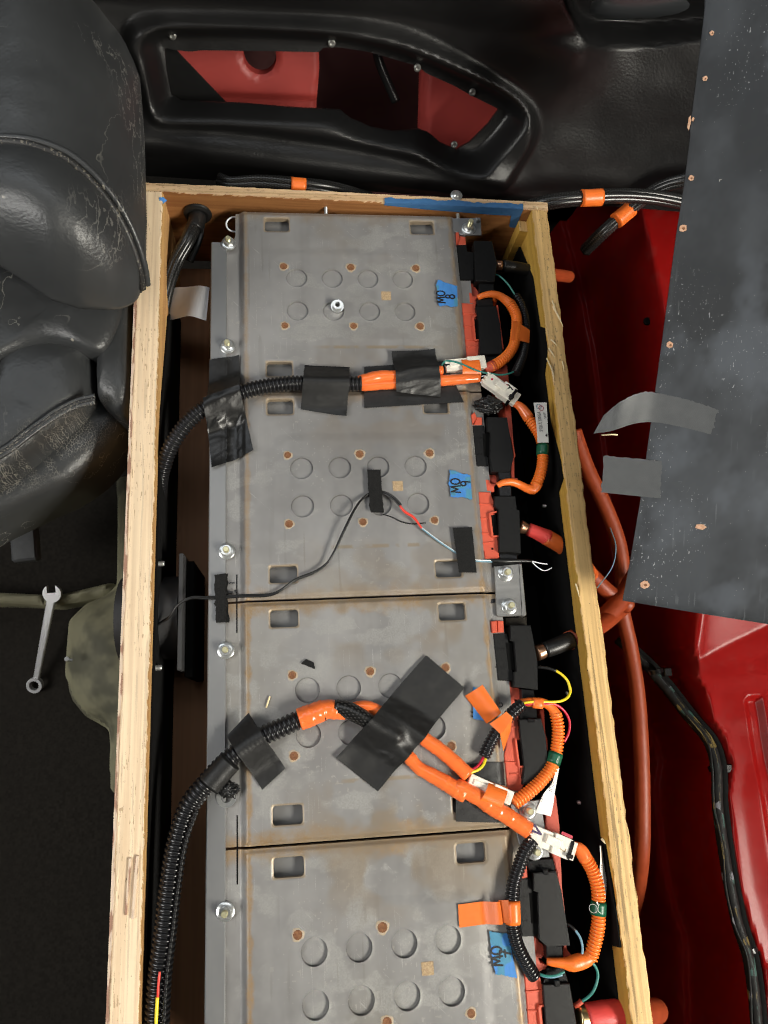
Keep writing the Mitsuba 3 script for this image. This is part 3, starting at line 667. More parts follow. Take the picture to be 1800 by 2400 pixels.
for nm, px, py in [('small zinc bolt end beside the left board above the duct', 333, 1218), ('small zinc bolt end beside the left board below the duct', 327, 1443)]:
    p = D(px, py, -0.012)
    whole('bolt', bolt_along('', [LX1 - 0.003, p[1], -0.012], [1, 0, 0], 0.011, 0.0028, False), 'zinc', nm, 'bolt')

# ------------------------------------------------------------------ battery modules
def make_module(t, label):
    y1 = t * PITCH - 0.0012; y0 = (t - 1) * PITCH + 0.0012
    x0, x1 = -0.0160, 0.2655
    out = shapely.box(x0, y0, x1, y1)
    notch = []
    slots = [rrect(sx, yy, 0.0275, 0.0172, 0.003) for sx in SLOT_X for yy in (t * PITCH + SLOT_T, (t - 1) * PITCH + SLOT_B)]
    if t == 3:
        out = out.difference(Polygon([(-.02, .63), (-.006, .636), (-.0035, .645), (-.003, .7), (-.02, .7)]))
        out = out.difference(shapely.box(0.264, 0.60, 0.28, 0.7))
    if t == 1:  # slit beside the mounting bar at the seam
        pass
    P = out
    for s in slots: P = P.difference(s)
    disc = [Point(cx, t * PITCH + cy).buffer(0.0118, 20) for cx in DIMP_X for cy in DIMP_Y]
    for s in disc: P = P.difference(s)
    dims = [(cx, t * PITCH + cy, 0.0118) for cx in DIMP_X for cy in DIMP_Y]
    cyc = t * PITCH - 0.1105
    plate = rrect(0.1255, cyc, 0.185, 0.115, 0.02)
    depth = (0.0030, 0.0024, 0.0020, 0.0018)[t]
    def hz(x, y, d):
        z = pad_z(x)
        ds = np.minimum(y1 - y, y - y0)
        inx = sst(0.002, 0.012, x) * (1 - sst(0.244, 0.252, x))
        z = z - 0.0022 * (1 - sst(0, 0.005, ds)) * inx
        # corner roll-off
        pt = shapely.points(np.stack([x, y], 1))
        dp = shapely.distance(plate.exterior, pt) * np.where(shapely.contains(plate, pt), 1, -1)
        z += 0.0007 * sst(-0.006, 0.006, dp)
        z += 0.0005 * (meshkit.fbm(np.stack([x * 14, y * 14, x * 0 + t], -1), 3, t) - 0.5)
        depth = (0.0030, 0.0024, 0.0020, 0.0018)[t]
        for cx, cy, r in dims:
            L = np.hypot(x - cx, y - cy)
            z += 0.00025 * np.exp(-((L - r) / 0.0012)**2)
        for s in slots:
            b = s.bounds
            m = (x > b[0] - .01) & (x < b[2] + .01) & (y > b[1] - .01) & (y < b[3] + .01)
            if m.any():
                dd = shapely.distance(s, shapely.points(np.stack([x[m], y[m]], 1)))
                z[m] -= 0.0009 * (1 - sst(0, 0.002, dd))
        return z
    k = thing('battery_module', label, 'battery module', 'battery modules in a row')
    obj(k, 'cover', cut_grid(P, 0.001, hz, skirt=0.006), 'steel', True)
    for (cx, cy, r) in dims:
        obj(k, 'dimple', lathe([(0, 0), (r - .0008, 0), (r - .00025, -.0002), (r - .0002, -.002), (0, -.002)], [cx, cy, 0.0006 - depth], [cx, cy, 1], 36), 'steel', 30)
    obj(k, 'casing', rbox(0.001, 0.249, y0 + 0.001, y1 - 0.001, -0.108, -0.0105, 0.002), 'slot_steel', False)
    for j, yy in enumerate(SPOT_Y):
        for xx in SPOT_X:
            c = np.array([xx, t * PITCH + yy, 0.0])
            c[2] = 0.0006
            s_ = (0.9 + 0.2 * rng.random())
            h = obj(k, 'weld_spot', lathe([(0, 0.0004), (0.0022 * s_, 0.0003), (0.0031 * s_, 0.0007), (0.0039 * s_, 0.0006), (0.0043 * s_, 0.0), (0.0043 * s_, -0.001)], c, c + [0, 0, 1], 22), 'rust')
            ring = lathe([(0.0039 * s_, 0.00045), (0.0052 * s_, 0.0003), (0.0056 * s_, 0.0), (0.0056 * s_, -0.001)], c, c + [0, 0, 1], 22)
            v = ring.vertices; a = np.arctan2(v[:, 1] - c[1], v[:, 0] - c[0]); rr = 1 + 0.10 * np.sin(3 * a + xx * 900) + 0.06 * np.sin(7 * a + yy * 700)
            m = np.hypot(v[:, 0] - c[0], v[:, 1] - c[1]) > 0.0045 * s_
            v[m, :2] = c[:2] + (v[m, :2] - c[:2]) * rr[m][:, None]; ring.vertices = v
            obj(h, 'halo', ring, 'rust_halo')
    c = np.array([0.1645, t * PITCH - 0.1095])
    obj(k, 'etched_patch', solid(rrect(c[0], c[1], 0.0108, 0.0108, 0.0006), 0.0006, 0.0011), 'stamp', False)
    return k
make_module(3, 'grey metal battery module at the far end, a loose nut lying on it')
make_module(2, 'second battery module from the far end, a thin black wire taped across it')
make_module(1, 'third battery module from the far end, under the large slanting tape')
make_module(0, 'nearest battery module, at the bottom edge, with eight deep round dimples')

# mounting bar down the left flanges, with its nuts
barY1 = 0.634
bar = thing('mounting_bar', 'long grey steel bar along the left side of all the battery modules', 'mounting bar')
prof = [(-0.0302, -0.016), (-0.0302, -0.0038), (-0.0292, -0.0029), (-0.0135, -0.0029), (-0.0128, -0.0036), (-0.0128, -0.0058), (-0.0270, -0.0058), (-0.0272, -0.016)]
pm = solid(Polygon(prof), 0, barY1 + 0.42)
fr = np.eye(4); fr[:3, 0] = [1, 0, 0]; fr[:3, 1] = [0, 0, 1]; fr[:3, 2] = [0, -1, 0]; fr[:3, 3] = [0, barY1, 0]
obj(bar, 'strip', moved(pm, fr), 'bar_steel', False)
for ys in (PITCH, 0.0):
    obj(bar, 'slit', rbox(-0.0030, -0.0019, ys - 0.030, ys + 0.028, -0.0063, -0.0055, 0.0001), 'void', False)
def hexnut(c, r, h, z0, twist):
    pts = np.array([[c[0] + r * math.cos(a + twist), c[1] + r * math.sin(a + twist)] for a in np.arange(6) * math.pi / 3])
    low = np.c_[c[0] + (pts[:, 0] - c[0]), pts[:, 1], np.full(6, z0)]
    a = np.arange(18) * 2 * np.pi / 18
    tops = np.c_[c[0] + r * 0.88 * np.cos(a), c[1] + r * 0.88 * np.sin(a), np.full(18, z0 + h)]
    mid = np.c_[pts, np.full(6, z0 + h * 0.82)]
    return hull(np.vstack([low, mid, tops]))
def nut(parent, c, z, label=None, r=0.0056, washer=0.0082, stud=0.012, twist=0.0, tilt=0.0):
    k = obj(parent, 'flange_nut', hexnut(c, r, 0.0052, z + 0.0022, twist), 'zinc', 30)
    obj(k, 'washer', lathe([(0.003, 0), (washer, 0), (washer, 0.0012), (washer - 0.0006, 0.0016), (r * 0.95, 0.0023), (0.003, 0.0023)], [*c[:2], z], [*c[:2], z + 1]), 'zinc', 30)
    m = bolt_along('', [c[0], c[1], z], [tilt, tilt * 0.3, 1], stud, 0.0030, False)
    obj(k, 'stud', m, 'zinc_yellow', 30)
    return k
for i, (x, y) in enumerate([(494, 524), (492, 746), (490, 1188), (488, 1402), (487, 1966)]):
    c = D(x, y + 3, -0.0028); nut(bar, c, -0.0029, twist=0.4 + i)

# brackets bridging the modules on the right flange
VD, VE, VF, VG = view(1050, 1320, 400), view(1050, 1600, 400), view(1050, 1840, 400), view(1050, 2100, 400)
def plate(parent, name, f, pts, z0, z1, bsdf, b=0.0006, label=None):
    return obj(parent, name, prism([f(x, y, z1)[:2] for x, y in pts], z0, z1, b), bsdf, 20, label=label)
br = thing('bracket', 'bright steel bracket with two nuts joining the second and third modules', 'bracket')
plate(br, 'plate', VD, [(448, 30), (700, 5), (742, 510), (490, 522), (472, 500)], -0.0042, -0.0022, 'bracket_steel')
plate(br, 'lip', VD, [(690, 6), (718, 8), (764, 500), (748, 515), (722, 515)], -0.014, -0.0008, 'bracket_steel')
nut(br, VD(560, 100, -.002), -0.0022, twist=0.2); nut(br, VD(595, 420, -.002), -0.0022, twist=0.7)
br = thing('bracket', 'dull grey bracket with one nut at the far right corner of the modules', 'bracket')
plate(br, 'plate', VA, [(300, 128), (610, 125), (618, 290), (420, 292), (330, 245)], -0.0052, -0.0030, 'bar_steel')
plate(br, 'lip', VA, [(560, 122), (606, 122), (606, 150), (575, 150)], -0.0052, 0.0015, 'bar_steel')
nut(br, VA(488, 235, -.003), -0.0030, twist=0.1, stud=0.016)
br = thing('bracket', 'grey bracket under the orange harness joining the third and fourth modules', 'bracket')
plate(br, 'plate', VF, [(600, 180), (900, 140), (990, 700), (770, 725), (690, 560)], -0.0052, -0.0030, 'bar_steel')
nut(br, VF(770, 245, -.003), -0.0030, twist=0.5); nut(br, VF(838, 640, -.003), -0.0030, twist=0.9)
# white ring clip at the far left corner
VW = view(300, 420, 400)
a0 = VW(1040, 440, -0.012)
ang = np.linspace(0.25 * math.pi, 1.75 * math.pi, 14)
hp = [a0 + np.array([0.010 * math.cos(t), 0.010 * math.sin(t), 0]) for t in ang]
m, uv = tube(hp, 0.0011, sides=8); whole('wire_ring', m, 'wire_white', 'thin white wire ring at the far left corner of the modules', 'ring', smooth=True)
# loose nut on the first module
VN = view(0, 600, 900)
c = VN(1457, 222, 0.001)
nt = thing('hex_nut', 'loose shiny hex nut standing on the far module over a round dimple', 'nut')
ring = moved(trimesh.creation.annulus(0.0030, 0.0058, 0.006, sections=6), np.eye(4))
ring2 = trimesh.creation.annulus(0.0030, 0.0052, 0.0072, sections=24)
mm = frame_from(c + [0, 0, 0.0042], [1, 0.2, 0.05], [-0.2, 0.95, 0.22])
obj(nt, 'body', moved(ring, mm), 'zinc', 20)
obj(nt, 'chamfer', moved(ring2, mm), 'zinc', 30)
obj(nt, 'flange', moved(trimesh.creation.annulus(0.0032, 0.0072, 0.0012, sections=28), mm @ trimesh.transformations.translation_matrix([0, 0, -0.0032])), 'zinc', 30)
# ------------------------------------------------------------------ terminals along the right side
def slab(parent, name, f, pts, z0, z1, bsdf, b=0.0007, label=None, convex=False):
    pg = Polygon([f(x, y, z1)[:2] for x, y in pts]).buffer(0)
    if convex or pg.convex_hull.area < pg.area * 1.01:
        m = prism(np.array(pg.exterior.coords), z0, z1, b)
    else:
        inn = pg.buffer(-b, join_style=2)
        m = cat([solid(pg, z0, z1 - b), solid(inn, z1 - b - 0.0001, z1)]) if not inn.is_empty else solid(pg, z0, z1)
    return obj(parent, name, m, bsdf, 20, label=label)
def ridge(parent, f, p0, p1, z, w=0.0007, h=0.0012, bsdf='red_plastic'):
    a, b = f(*p0, z), f(*p1, z); d = (b - a)[:2]; d /= np.linalg.norm(d); n_ = np.array([-d[1], d[0]]) * w
    obj(parent, 'rib', prism([a[:2] + n_, b[:2] + n_, b[:2] - n_, a[:2] - n_], z - 0.003, z + h, 0.0003), bsdf, 20)
def cable_on(parent, pts, r, bsdf, name, **k):
    return hose(parent, name, pts, r, bsdf, step=0.002, wob=k.pop('wob', 0.03), **k)

ZH, ZC = -0.0042, 0.0012       # tops of housings and of covers
# 1 far, power terminal
t = thing('terminal_block', 'black terminal block at the far right corner of the modules', 'terminal block')
slab(t, 'tab', VA, [(368, 265), (395, 262), (405, 320), (375, 385)], -0.02, ZH + .002, 'red_plastic', label='small red tab at the corner of the block')
slab(t, 'tab', VA, [(405, 300), (460, 312), (468, 385), (380, 385)], -0.02, ZH, 'red_plastic')
slab(t, 'housing', VA, [(375, 390), (470, 388), (478, 450), (540, 460), (540, 730), (410, 730)], -0.03, ZH, 'black_plastic')
slab(t, 'cover', VA, [(545, 345), (720, 350), (770, 560), (745, 745), (560, 740)], -0.03, ZC, 'black_plastic')
slab(t, 'stub', VA, [(590, 740), (735, 745), (740, 850), (600, 850)], -0.03, ZH, 'black_plastic')
slab(t, 'busbar', VA, [(515, 550), (545, 550), (545, 635), (525, 630)], -0.03, -0.0068, 'copper')
slab(t, 'base', VA, [(460, 742), (520, 742), (592, 850), (595, 960), (505, 960), (492, 875), (452, 850), (448, 830), (462, 815)], -0.03, -0.011, 'red_base', label='red plastic base')
# 2
t = thing('terminal_block', 'red and black terminal block of the far module below the power terminal', 'terminal block')
slab(t, 'clip', VA, [(490, 850), (522, 850), (532, 885), (588, 892), (560, 925), (565, 960), (498, 960)], -0.03, -0.006, 'red_plastic')
slab(t, 'housing', VB, [(418, -210), (560, -200), (555, -150), (600, 160), (580, 330), (468, 330), (440, 0)], -0.03, ZH, 'red_plastic')
for a, b in [((432, -105), (560, -100)), ((440, 20), (530, 20)), ((455, 150), (560, 155)), ((475, 225), (580, 205))]: ridge(t, VB, a, b, ZH)
slab(t, 'pocket', VB, [(545, -50), (592, -50), (600, 155), (552, 155)], -0.02, ZH + .0004, 'void', 0.0002)
ridge(t, VB, (530, -50), (548, 160), ZH, 0.0011, 0.003); ridge(t, VB, (525, -55), (585, -85), ZH, 0.0008, 0.003); ridge(t, VB, (545, 165), (600, 160), ZH, 0.0008, 0.003)
slab(t, 'cover', VB, [(560, -175), (755, -180), (800, 0), (820, 285), (600, 290), (590, 0)], -0.03, ZC, 'black_plastic')
slab(t, 'neck', VA, [(570, 925), (720, 900), (735, 985), (580, 985)], -0.03, ZC - .003, 'black_plastic')
ridge(t, VB, (765, -180), (822, 250), -0.007, 0.0009, 0.002)
slab(t, 'foot', VB, [(620, 295), (800, 290), (812, 390), (640, 400)], -0.03, ZH, 'black_gloss')
slab(t, 'base', VB, [(740, 395), (865, 392), (888, 590), (935, 1244), (905, 1240), (850, 850), (760, 560)], -0.04, -0.013, 'red_base', convex=False)
# 3
t = thing('terminal_block', 'black terminal block of the second module under the crumpled tape', 'terminal block')
slab(t, 'tab', VB, [(515, 880), (550, 850), (572, 905), (530, 975)], -0.03, ZH + .002, 'red_plastic', label='red tab at the corner of the block')
slab(t, 'tab', VB, [(572, 900), (625, 905), (625, 975), (540, 975)], -0.03, ZH, 'red_plastic')
slab(t, 'housing', VB, [(525, 985), (640, 982), (655, 1060), (680, 1376), (570, 1376)], -0.03, ZH, 'black_plastic')
for y in (1105, 1262): ridge(t, VB, (540, y), (620, y), ZH, 0.0004, 0.0006, 'black_gloss')
slab(t, 'pocket', VB, [(628, 1060), (700, 1060), (712, 1280), (640, 1285)], -0.02, ZH + .0005, 'void', 0.0002)
slab(t, 'cover', VB, [(670, 900), (865, 905), (930, 1290), (895, 1430), (720, 1430), (695, 1300), (700, 1050), (672, 1040)], -0.03, ZC, 'black_plastic')
slab(t, 'neck', VC, [(775, 262), (900, 262), (905, 350), (785, 350)], -0.03, ZC - .003, 'black_gloss')
ridge(t, VB, (905, 1100), (935, 1290), -0.009, 0.0009, 0.002)
slab(t, 'base', VC, [(610, 222), (680, 222), (705, 270), (768, 318), (768, 392), (660, 345), (608, 358), (602, 335), (618, 310)], -0.03, -0.011, 'red_base', label='red plastic base')
slab(t, 'base', VC, [(905, 20), (935, 120), (938, 330), (972, 335), (970, 365), (905, 360)], -0.03, -0.011, 'red_base')
# 4
t = thing('terminal_block', 'red and black terminal block of the second module with the red sleeved cable', 'terminal block')
slab(t, 'clip', VC, [(650, 345), (695, 345), (706, 385), (755, 390), (740, 420), (742, 465), (665, 465)], -0.03, -0.006, 'red_plastic')
slab(t, 'housing', VC, [(583, 465), (700, 470), (712, 550), (735, 558), (768, 860), (790, 1112), (640, 1120), (610, 860)], -0.03, ZH, 'red_plastic')
for a, b in [((592, 585), (735, 588)), ((605, 722), (690, 725)), ((615, 868), (705, 870)), ((625, 968), (740, 955)), ((650, 1050), (660, 1118)), ((650, 1112), (775, 1110))]: ridge(t, VC, a, b, ZH)
slab(t, 'pocket', VC, [(705, 695), (755, 690), (775, 900), (725, 905)], -0.02, ZH + .0004, 'void', 0.0002)
ridge(t, VC, (690, 685), (716, 905), ZH, 0.0012, 0.003); ridge(t, VC, (690, 680), (762, 665), ZH, 0.0008, 0.003); ridge(t, VC, (716, 905), (782, 903), ZH, 0.0008, 0.003)
slab(t, 'busbar', VC, [(762, 740), (785, 740), (795, 830), (770, 820)], -0.03, -0.0068, 'copper')
slab(t, 'hole', VC, [(712, 1010), (730, 1010), (732, 1030), (714, 1030)], -0.02, ZH + .0005, 'void', 0.0001)
slab(t, 'cover', VC, [(745, 510), (945, 510), (960, 640), (985, 645), (1000, 1065), (900, 1050), (790, 1050), (780, 640), (738, 600)], -0.03, ZC, 'black_plastic')
slab(t, 'neck', VC, [(785, 420), (905, 400), (910, 512), (790, 510)], -0.03, ZC - .003, 'black_gloss')
slab(t, 'foot', VC, [(785, 1055), (965, 1068), (968, 1130), (790, 1130)], -0.03, ZH - .002, 'black_gloss')
# 5
t = thing('terminal_block', 'black terminal block of the third module with the black sleeved cable', 'terminal block')
slab(t, 'tab', VD, [(420, 565), (475, 556), (480, 672), (430, 676)], -0.03, ZH + .0028, 'red_plastic', label='red tab at the corner of the block')
slab(t, 'tab', VD, [(480, 556), (538, 560), (545, 670), (482, 672)], -0.03, ZH + .001, 'red_plastic')
slab(t, 'pad', VD, [(555, 530), (765, 520), (768, 600), (560, 605)], -0.03, -0.010, 'carpet')
slab(t, 'housing', VD, [(445, 685), (575, 680), (600, 800), (630, 1050), (635, 1145), (490, 1140)], -0.03, ZH, 'black_plastic')
for y in (828, 1010): ridge(t, VD, (458, y), (570, y), ZH, 0.0003, 0.0005, 'black_gloss')
slab(t, 'pocket', VD, [(560, 770), (620, 770), (650, 1040), (590, 1035)], -0.02, ZH + .0004, 'void', 0.0002)
slab(t, 'busbar', VD, [(610, 870), (640, 850), (660, 990), (630, 965)], -0.03, -0.0068, 'copper')
slab(t, 'cover', VD, [(605, 605), (805, 605), (870, 950), (875, 1230), (640, 1200), (640, 1060), (665, 1050), (640, 760), (605, 750)], -0.03, ZC, 'black_plastic')
slab(t, 'neck', VE, [(715, 60), (835, 70), (850, 165), (722, 165)], -0.03, ZC - .003, 'black_gloss')
slab(t, 'base', VE, [(540, -15), (620, -10), (650, 20), (710, 75), (708, 175), (650, 160), (585, 148), (535, 138), (548, 100)], -0.03, -0.011, 'red_base', label='red plastic base')
# 6
t = thing('terminal_block', 'red and black terminal block of the third module under the orange tape flag', 'terminal block')
slab(t, 'clip', VE, [(585, 140), (640, 140), (652, 200), (700, 210), (700, 300), (598, 300)], -0.03, -0.0065, 'red_plastic')
slab(t, 'housing', VE, [(600, 300), (690, 325), (715, 700), (745, 850), (735, 1000), (702, 1055), (578, 1040), (545, 700), (560, 640)], -0.03, ZH, 'red_plastic')
for a, b in [((600, 432), (690, 430)), ((640, 548), (712, 545)), ((550, 772), (690, 775)), ((600, 888), (705, 885)), ((690, 815), (712, 1000))]: ridge(t, VE, a, b, ZH)
slab(t, 'pocket', VE, [(672, 560), (705, 555), (730, 810), (700, 812)], -0.02, ZH + .0004, 'void', 0.0002)
ridge(t, VE, (650, 555), (685, 815), ZH, 0.0010, 0.003); ridge(t, VE, (685, 818), (742, 812), ZH, 0.0008, 0.003)
slab(t, 'cover', VE, [(690, 362), (905, 350), (950, 520), (985, 900), (930, 990), (720, 990), (740, 830), (705, 530)], -0.03, ZC, 'black_plastic')
slab(t, 'latch', VE, [(775, 345), (845, 350), (845, 385), (780, 390)], -0.03, ZC + .0012, 'black_gloss')
slab(t, 'neck', VE, [(690, 230), (860, 200), (870, 350), (690, 360)], -0.03, ZC - .004, 'black_gloss')
slab(t, 'side_rail', VE, [(890, 250), (935, 255), (948, 500), (965, 540), (975, 660), (955, 660), (925, 500), (905, 320)], -0.03, -0.009, 'red_plastic')
# 7
t = thing('terminal_block', 'black terminal block of the nearest module behind the curved black conduit', 'terminal block')
slab(t, 'side_rail', VF, [(1035, 100), (1050, 100), (1085, 400), (1110, 1000), (1140, 1245), (1112, 1245), (1060, 850), (950, 420), (950, 300)], -0.04, -0.011, 'red_base')
slab(t, 'tab', VF, [(715, 855), (765, 770), (778, 900), (712, 912)], -0.03, ZH, 'red_plastic', label='red tab at the corner of the block')
slab(t, 'foot', VF, [(755, 735), (1018, 712), (1045, 800), (1040, 835), (790, 850)], -0.03, ZH - .001, 'black_gloss')
slab(t, 'housing', VF, [(700, 912), (800, 905), (830, 1040), (872, 1045), (890, 1340), (860, 1470), (722, 1475), (680, 1240)], -0.03, ZH, 'black_plastic')
for y in (1085, 1320): ridge(t, VF, (690, y + 10), (780, y - 10), ZH, 0.0003, 0.0005, 'black_gloss')
slab(t, 'pocket', VF, [(790, 1050), (865, 1045), (885, 1340), (810, 1345)], -0.02, ZH + .0004, 'void', 0.0002)
slab(t, 'cover', VF, [(830, 860), (1050, 840), (1105, 1030), (1190, 1560), (965, 1570), (885, 1500), (870, 1040), (832, 1030)], -0.03, ZC, 'black_plastic')
slab(t, 'latch', VF, [(925, 825), (975, 820), (985, 870), (935, 875)], -0.03, ZC + .0012, 'black_gloss')
slab(t, 'side_rail', VG, [(1118, 285), (1145, 290), (1158, 520), (1198, 572), (1198, 590), (1125, 590)], -0.03, -0.010, 'red_plastic')
slab(t, 'base', VG, [(780, 400), (860, 398), (885, 445), (952, 500), (952, 560), (905, 610), (800, 572), (785, 540)], -0.03, -0.011, 'red_base', label='red plastic base')
slab(t, 'neck', VG, [(955, 470), (1112, 485), (1122, 610), (960, 620)], -0.03, ZC - .003, 'black_gloss')
# 8
t = thing('terminal_block', 'red and black terminal block at the bottom right of the nearest module', 'terminal block')
slab(t, 'clip', VG, [(830, 568), (880, 602), (895, 650), (965, 680), (965, 712), (920, 720), (885, 740), (840, 660)], -0.03, -0.006, 'red_plastic')
slab(t, 'housing', VG, [(740, 750), (888, 760), (915, 860), (925, 900), (985, 1600), (800, 1600), (765, 1050)], -0.03, ZH, 'red_plastic')
for a, b in [((755, 930), (915, 915)), ((772, 1115), (870, 1115)), ((790, 1300), (890, 1300))]: ridge(t, VG, a, b, ZH)
slab(t, 'pocket', VG, [(915, 1075), (955, 1070), (985, 1400), (940, 1400)], -0.02, ZH + .0004, 'void', 0.0002)
ridge(t, VG, (880, 1065), (915, 1400), ZH, 0.0013, 0.003); ridge(t, VG, (875, 1062), (960, 1055), ZH, 0.0009, 0.003)
slab(t, 'cover', VG, [(925, 862), (1185, 850), (1262, 1300), (1300, 1600), (985, 1600), (955, 1300)], -0.03, ZC, 'black_plastic')
slab(t, 'latch', VG, [(1030, 825), (1090, 815), (1095, 880), (1045, 885)], -0.03, ZC + .002, 'black_gloss')
slab(t, 'neck', VG, [(960, 700), (1130, 690), (1175, 850), (930, 860)], -0.03, ZC - .004, 'black_gloss')
# nuts seen on the flange marks
# ------------------------------------------------------------------ power cables leaving the terminals
def zpts(f, L): return [f(x, y, z) for x, y, z in L]
def power_cable(label, parts):
    k = thing('power_cable', label, 'power cable')
    for name, f, L, r, b, kw in parts:
        hose(k, name, zpts(f, L), r, b, **kw)
    return k
VH = view(1300, 1850, 500)
power_cable('dim power cable with black sleeve leaving the far terminal under the right board', [
    ('lug', VA, [(752, 590, -.016), (815, 590, -.016)], .0056, 'copper', {}),
    ('sleeve', VA, [(815, 592, -.017), (950, 610, -.020), (1090, 640, -.026)], .0072, 'shrink_black', {}),
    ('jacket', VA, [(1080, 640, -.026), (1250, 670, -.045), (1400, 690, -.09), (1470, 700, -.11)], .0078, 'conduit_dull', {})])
power_cable('power cable with bright red heat shrink sleeve at the second module', [
    ('lug', VC, [(985, 800, -.016), (1040, 822, -.016), (1090, 842, -.016)], [.0075, .0062, .0058], 'copper', {}),
    ('sleeve', VC, [(1070, 832, -.015), (1140, 860, -.015), (1220, 895, -.016), (1262, 912, -.017)], [.0072, .0074, .0082, .0086], 'shrink_red', {'wob': .05, 'seed': 3}),
    ('wrap', VC, [(1240, 905, -.017), (1330, 955, -.020), (1420, 1010, -.026)], .0088, 'orange_cable', {'wob': .03}),
    ('jacket', VC, [(1400, 1000, -.026), (1560, 1110, -.06), (1700, 1300, -.12)], .0088, 'orange_cable', {})])
power_cable('power cable with black heat shrink sleeve at the third module', [
    ('lug', VD, [(850, 880, -.015), (900, 862, -.015), (955, 838, -.015)], [.0080, .0078, .0070], 'copper', {}),
    ('sleeve', VD, [(935, 845, -.015), (1050, 805, -.015), (1200, 745, -.018)], [.0084, .0088, .0092], 'shrink_black', {}),
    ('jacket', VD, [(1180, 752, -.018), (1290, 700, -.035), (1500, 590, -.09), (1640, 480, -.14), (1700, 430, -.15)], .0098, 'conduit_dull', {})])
power_cable('thick power cable with red heat shrink sleeve at the bottom edge of the photo', [
    ('lug', VG, [(1250, 1190, -.014), (1320, 1190, -.014), (1370, 1188, -.014)], [.012, .0115, .0105], 'brass', {}),
    ('sleeve', VG, [(1335, 1186, -.014), (1470, 1172, -.015), (1600, 1160, -.018), (1720, 1150, -.022)], [.0118, .0125, .0128, .013], 'shrink_red', {'wob': .04, 'seed': 5}),
    ('jacket', VG, [(1690, 1150, -.022), (1850, 1140, -.06), (2010, 1120, -.13), (2010, 1110, -.20), (1950, 1100, -.27)], .0125, 'conduit_dull', {})])
# big orange conduits in the dark space right of the box
VI = view(1200, 1400, 600)
k = thing('conduit', 'long dull orange conduit running down the dark space right of the box', 'conduit')
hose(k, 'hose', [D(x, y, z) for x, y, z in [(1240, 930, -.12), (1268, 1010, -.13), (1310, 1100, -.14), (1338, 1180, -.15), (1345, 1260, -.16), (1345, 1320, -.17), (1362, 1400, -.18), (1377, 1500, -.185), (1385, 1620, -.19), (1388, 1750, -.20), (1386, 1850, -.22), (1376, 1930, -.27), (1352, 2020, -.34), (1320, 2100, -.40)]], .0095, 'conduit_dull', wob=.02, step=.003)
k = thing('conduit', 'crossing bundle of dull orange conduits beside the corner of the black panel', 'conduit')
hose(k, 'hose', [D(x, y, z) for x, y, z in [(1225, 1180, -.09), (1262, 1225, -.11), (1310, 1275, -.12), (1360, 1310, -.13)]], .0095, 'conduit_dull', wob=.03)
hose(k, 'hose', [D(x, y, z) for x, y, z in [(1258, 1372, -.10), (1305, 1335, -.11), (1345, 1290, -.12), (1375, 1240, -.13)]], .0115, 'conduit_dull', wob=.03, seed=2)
hose(k, 'thin_wire', [D(x, y, z) for x, y, z in [(1290, 1270, -.10), (1322, 1225, -.08), (1330, 1180, -.08), (1318, 1140, -.09)]], .0007, 'wire_blue', sides=6)
# the car's wiring loom with its ties
k = thing('wiring_loom', 'dark taped wiring loom with coloured wires showing along the red tub', 'wiring loom')
LP = [(1340, 1380, -.20), (1395, 1430, -.195), (1440, 1480, -.19), (1490, 1545, -.18), (1535, 1600, -.17), (1553, 1660, -.165), (1556, 1740, -.165), (1568, 1830, -.165), (1583, 1920, -.165), (1600, 2000, -.165), (1620, 2060, -.165), (1632, 2130, -.165), (1640, 2212, -.165), (1645, 2330, -.165)]
hose(k, 'bundle', [D(x - 6, y, z + .004) for x, y, z in LP], .0064, 'loom', wob=.10, step=.002)
hose(k, 'bundle', [D(x + 8, y, z - .002) for x, y, z in LP], .0052, 'liner', wob=.08)
hose(k, 'wire', [D(x - 12 + 4 * math.sin(y / 40), y, z + .010) for x, y, z in LP[3:]], .0016, 'loom', sides=8, step=.002)
for (x, y, lab) in [(1418, 1455, None), (1548, 1663, None), (1620, 2055, None)]:
    c = D(x, y, -.17); 
    kk = obj(k, 'tie', lathe([(.0078, 0), (.0092, 0), (.0092, .005), (.0078, .005)], c, c + np.array([-.2, 1, 0])), 'black_gloss')
    obj(k, 'tie_head', rbox(c[0] + .008, c[0] + .018, c[1] - .004, c[1] + .006, c[2] - .004, c[2] + .006, .001), 'black_gloss')
# braided cables behind and beside the box
def strands(parent, pts, r, nn, rs, tw=0.5, bs='braid'):
    p, s = resample(pts, 0.006); t, a, b = frames(p)
    for i in range(nn):
        ph = 2 * math.pi * i / nn
        q = p + (np.cos(ph + tw * s * 20)[:, None] * a + np.sin(ph + tw * s * 20)[:, None] * b) * r
        hose(parent, 'strand', q, rs, bs, step=.003, sides=12)
k = thing('cable_bundle', 'black braided cable bundle coming through the grommet in the back board', 'cable bundle')
gp = D(432, 465, -.004); gy = 0.6912 + bs * (gp[0] - LX0)
g0 = np.array([onplane(427, 462, [0, gy - .002, 0], np.array([0, 1.0, 0]))]).ravel()
strands(k, [g0 + [0, .03, -.004], g0 + [0, -.002, 0], g0 + [-.004, -.020, .003], D(405, 520, -.022), D(382, 562, -.030), D(365, 610, -.036), D(354, 660, -.045), D(352, 720, -.06), D(352, 772, -.085)], .0042, 6, .0042, .25)
obj(k, 'heat_sleeve', tube([g0 + [0, -.001, 0], g0 + [-.001, -.012, .001], g0 + [-.004, -.022, .001]], .0098)[0], 'shrink_black', True)
hose(k, 'loose_tape', [g0 + [.004, -.014, -.002], D(428, 520, -.03), D(410, 565, -.038)], .0045, 'etape_gloss', squash=.4)
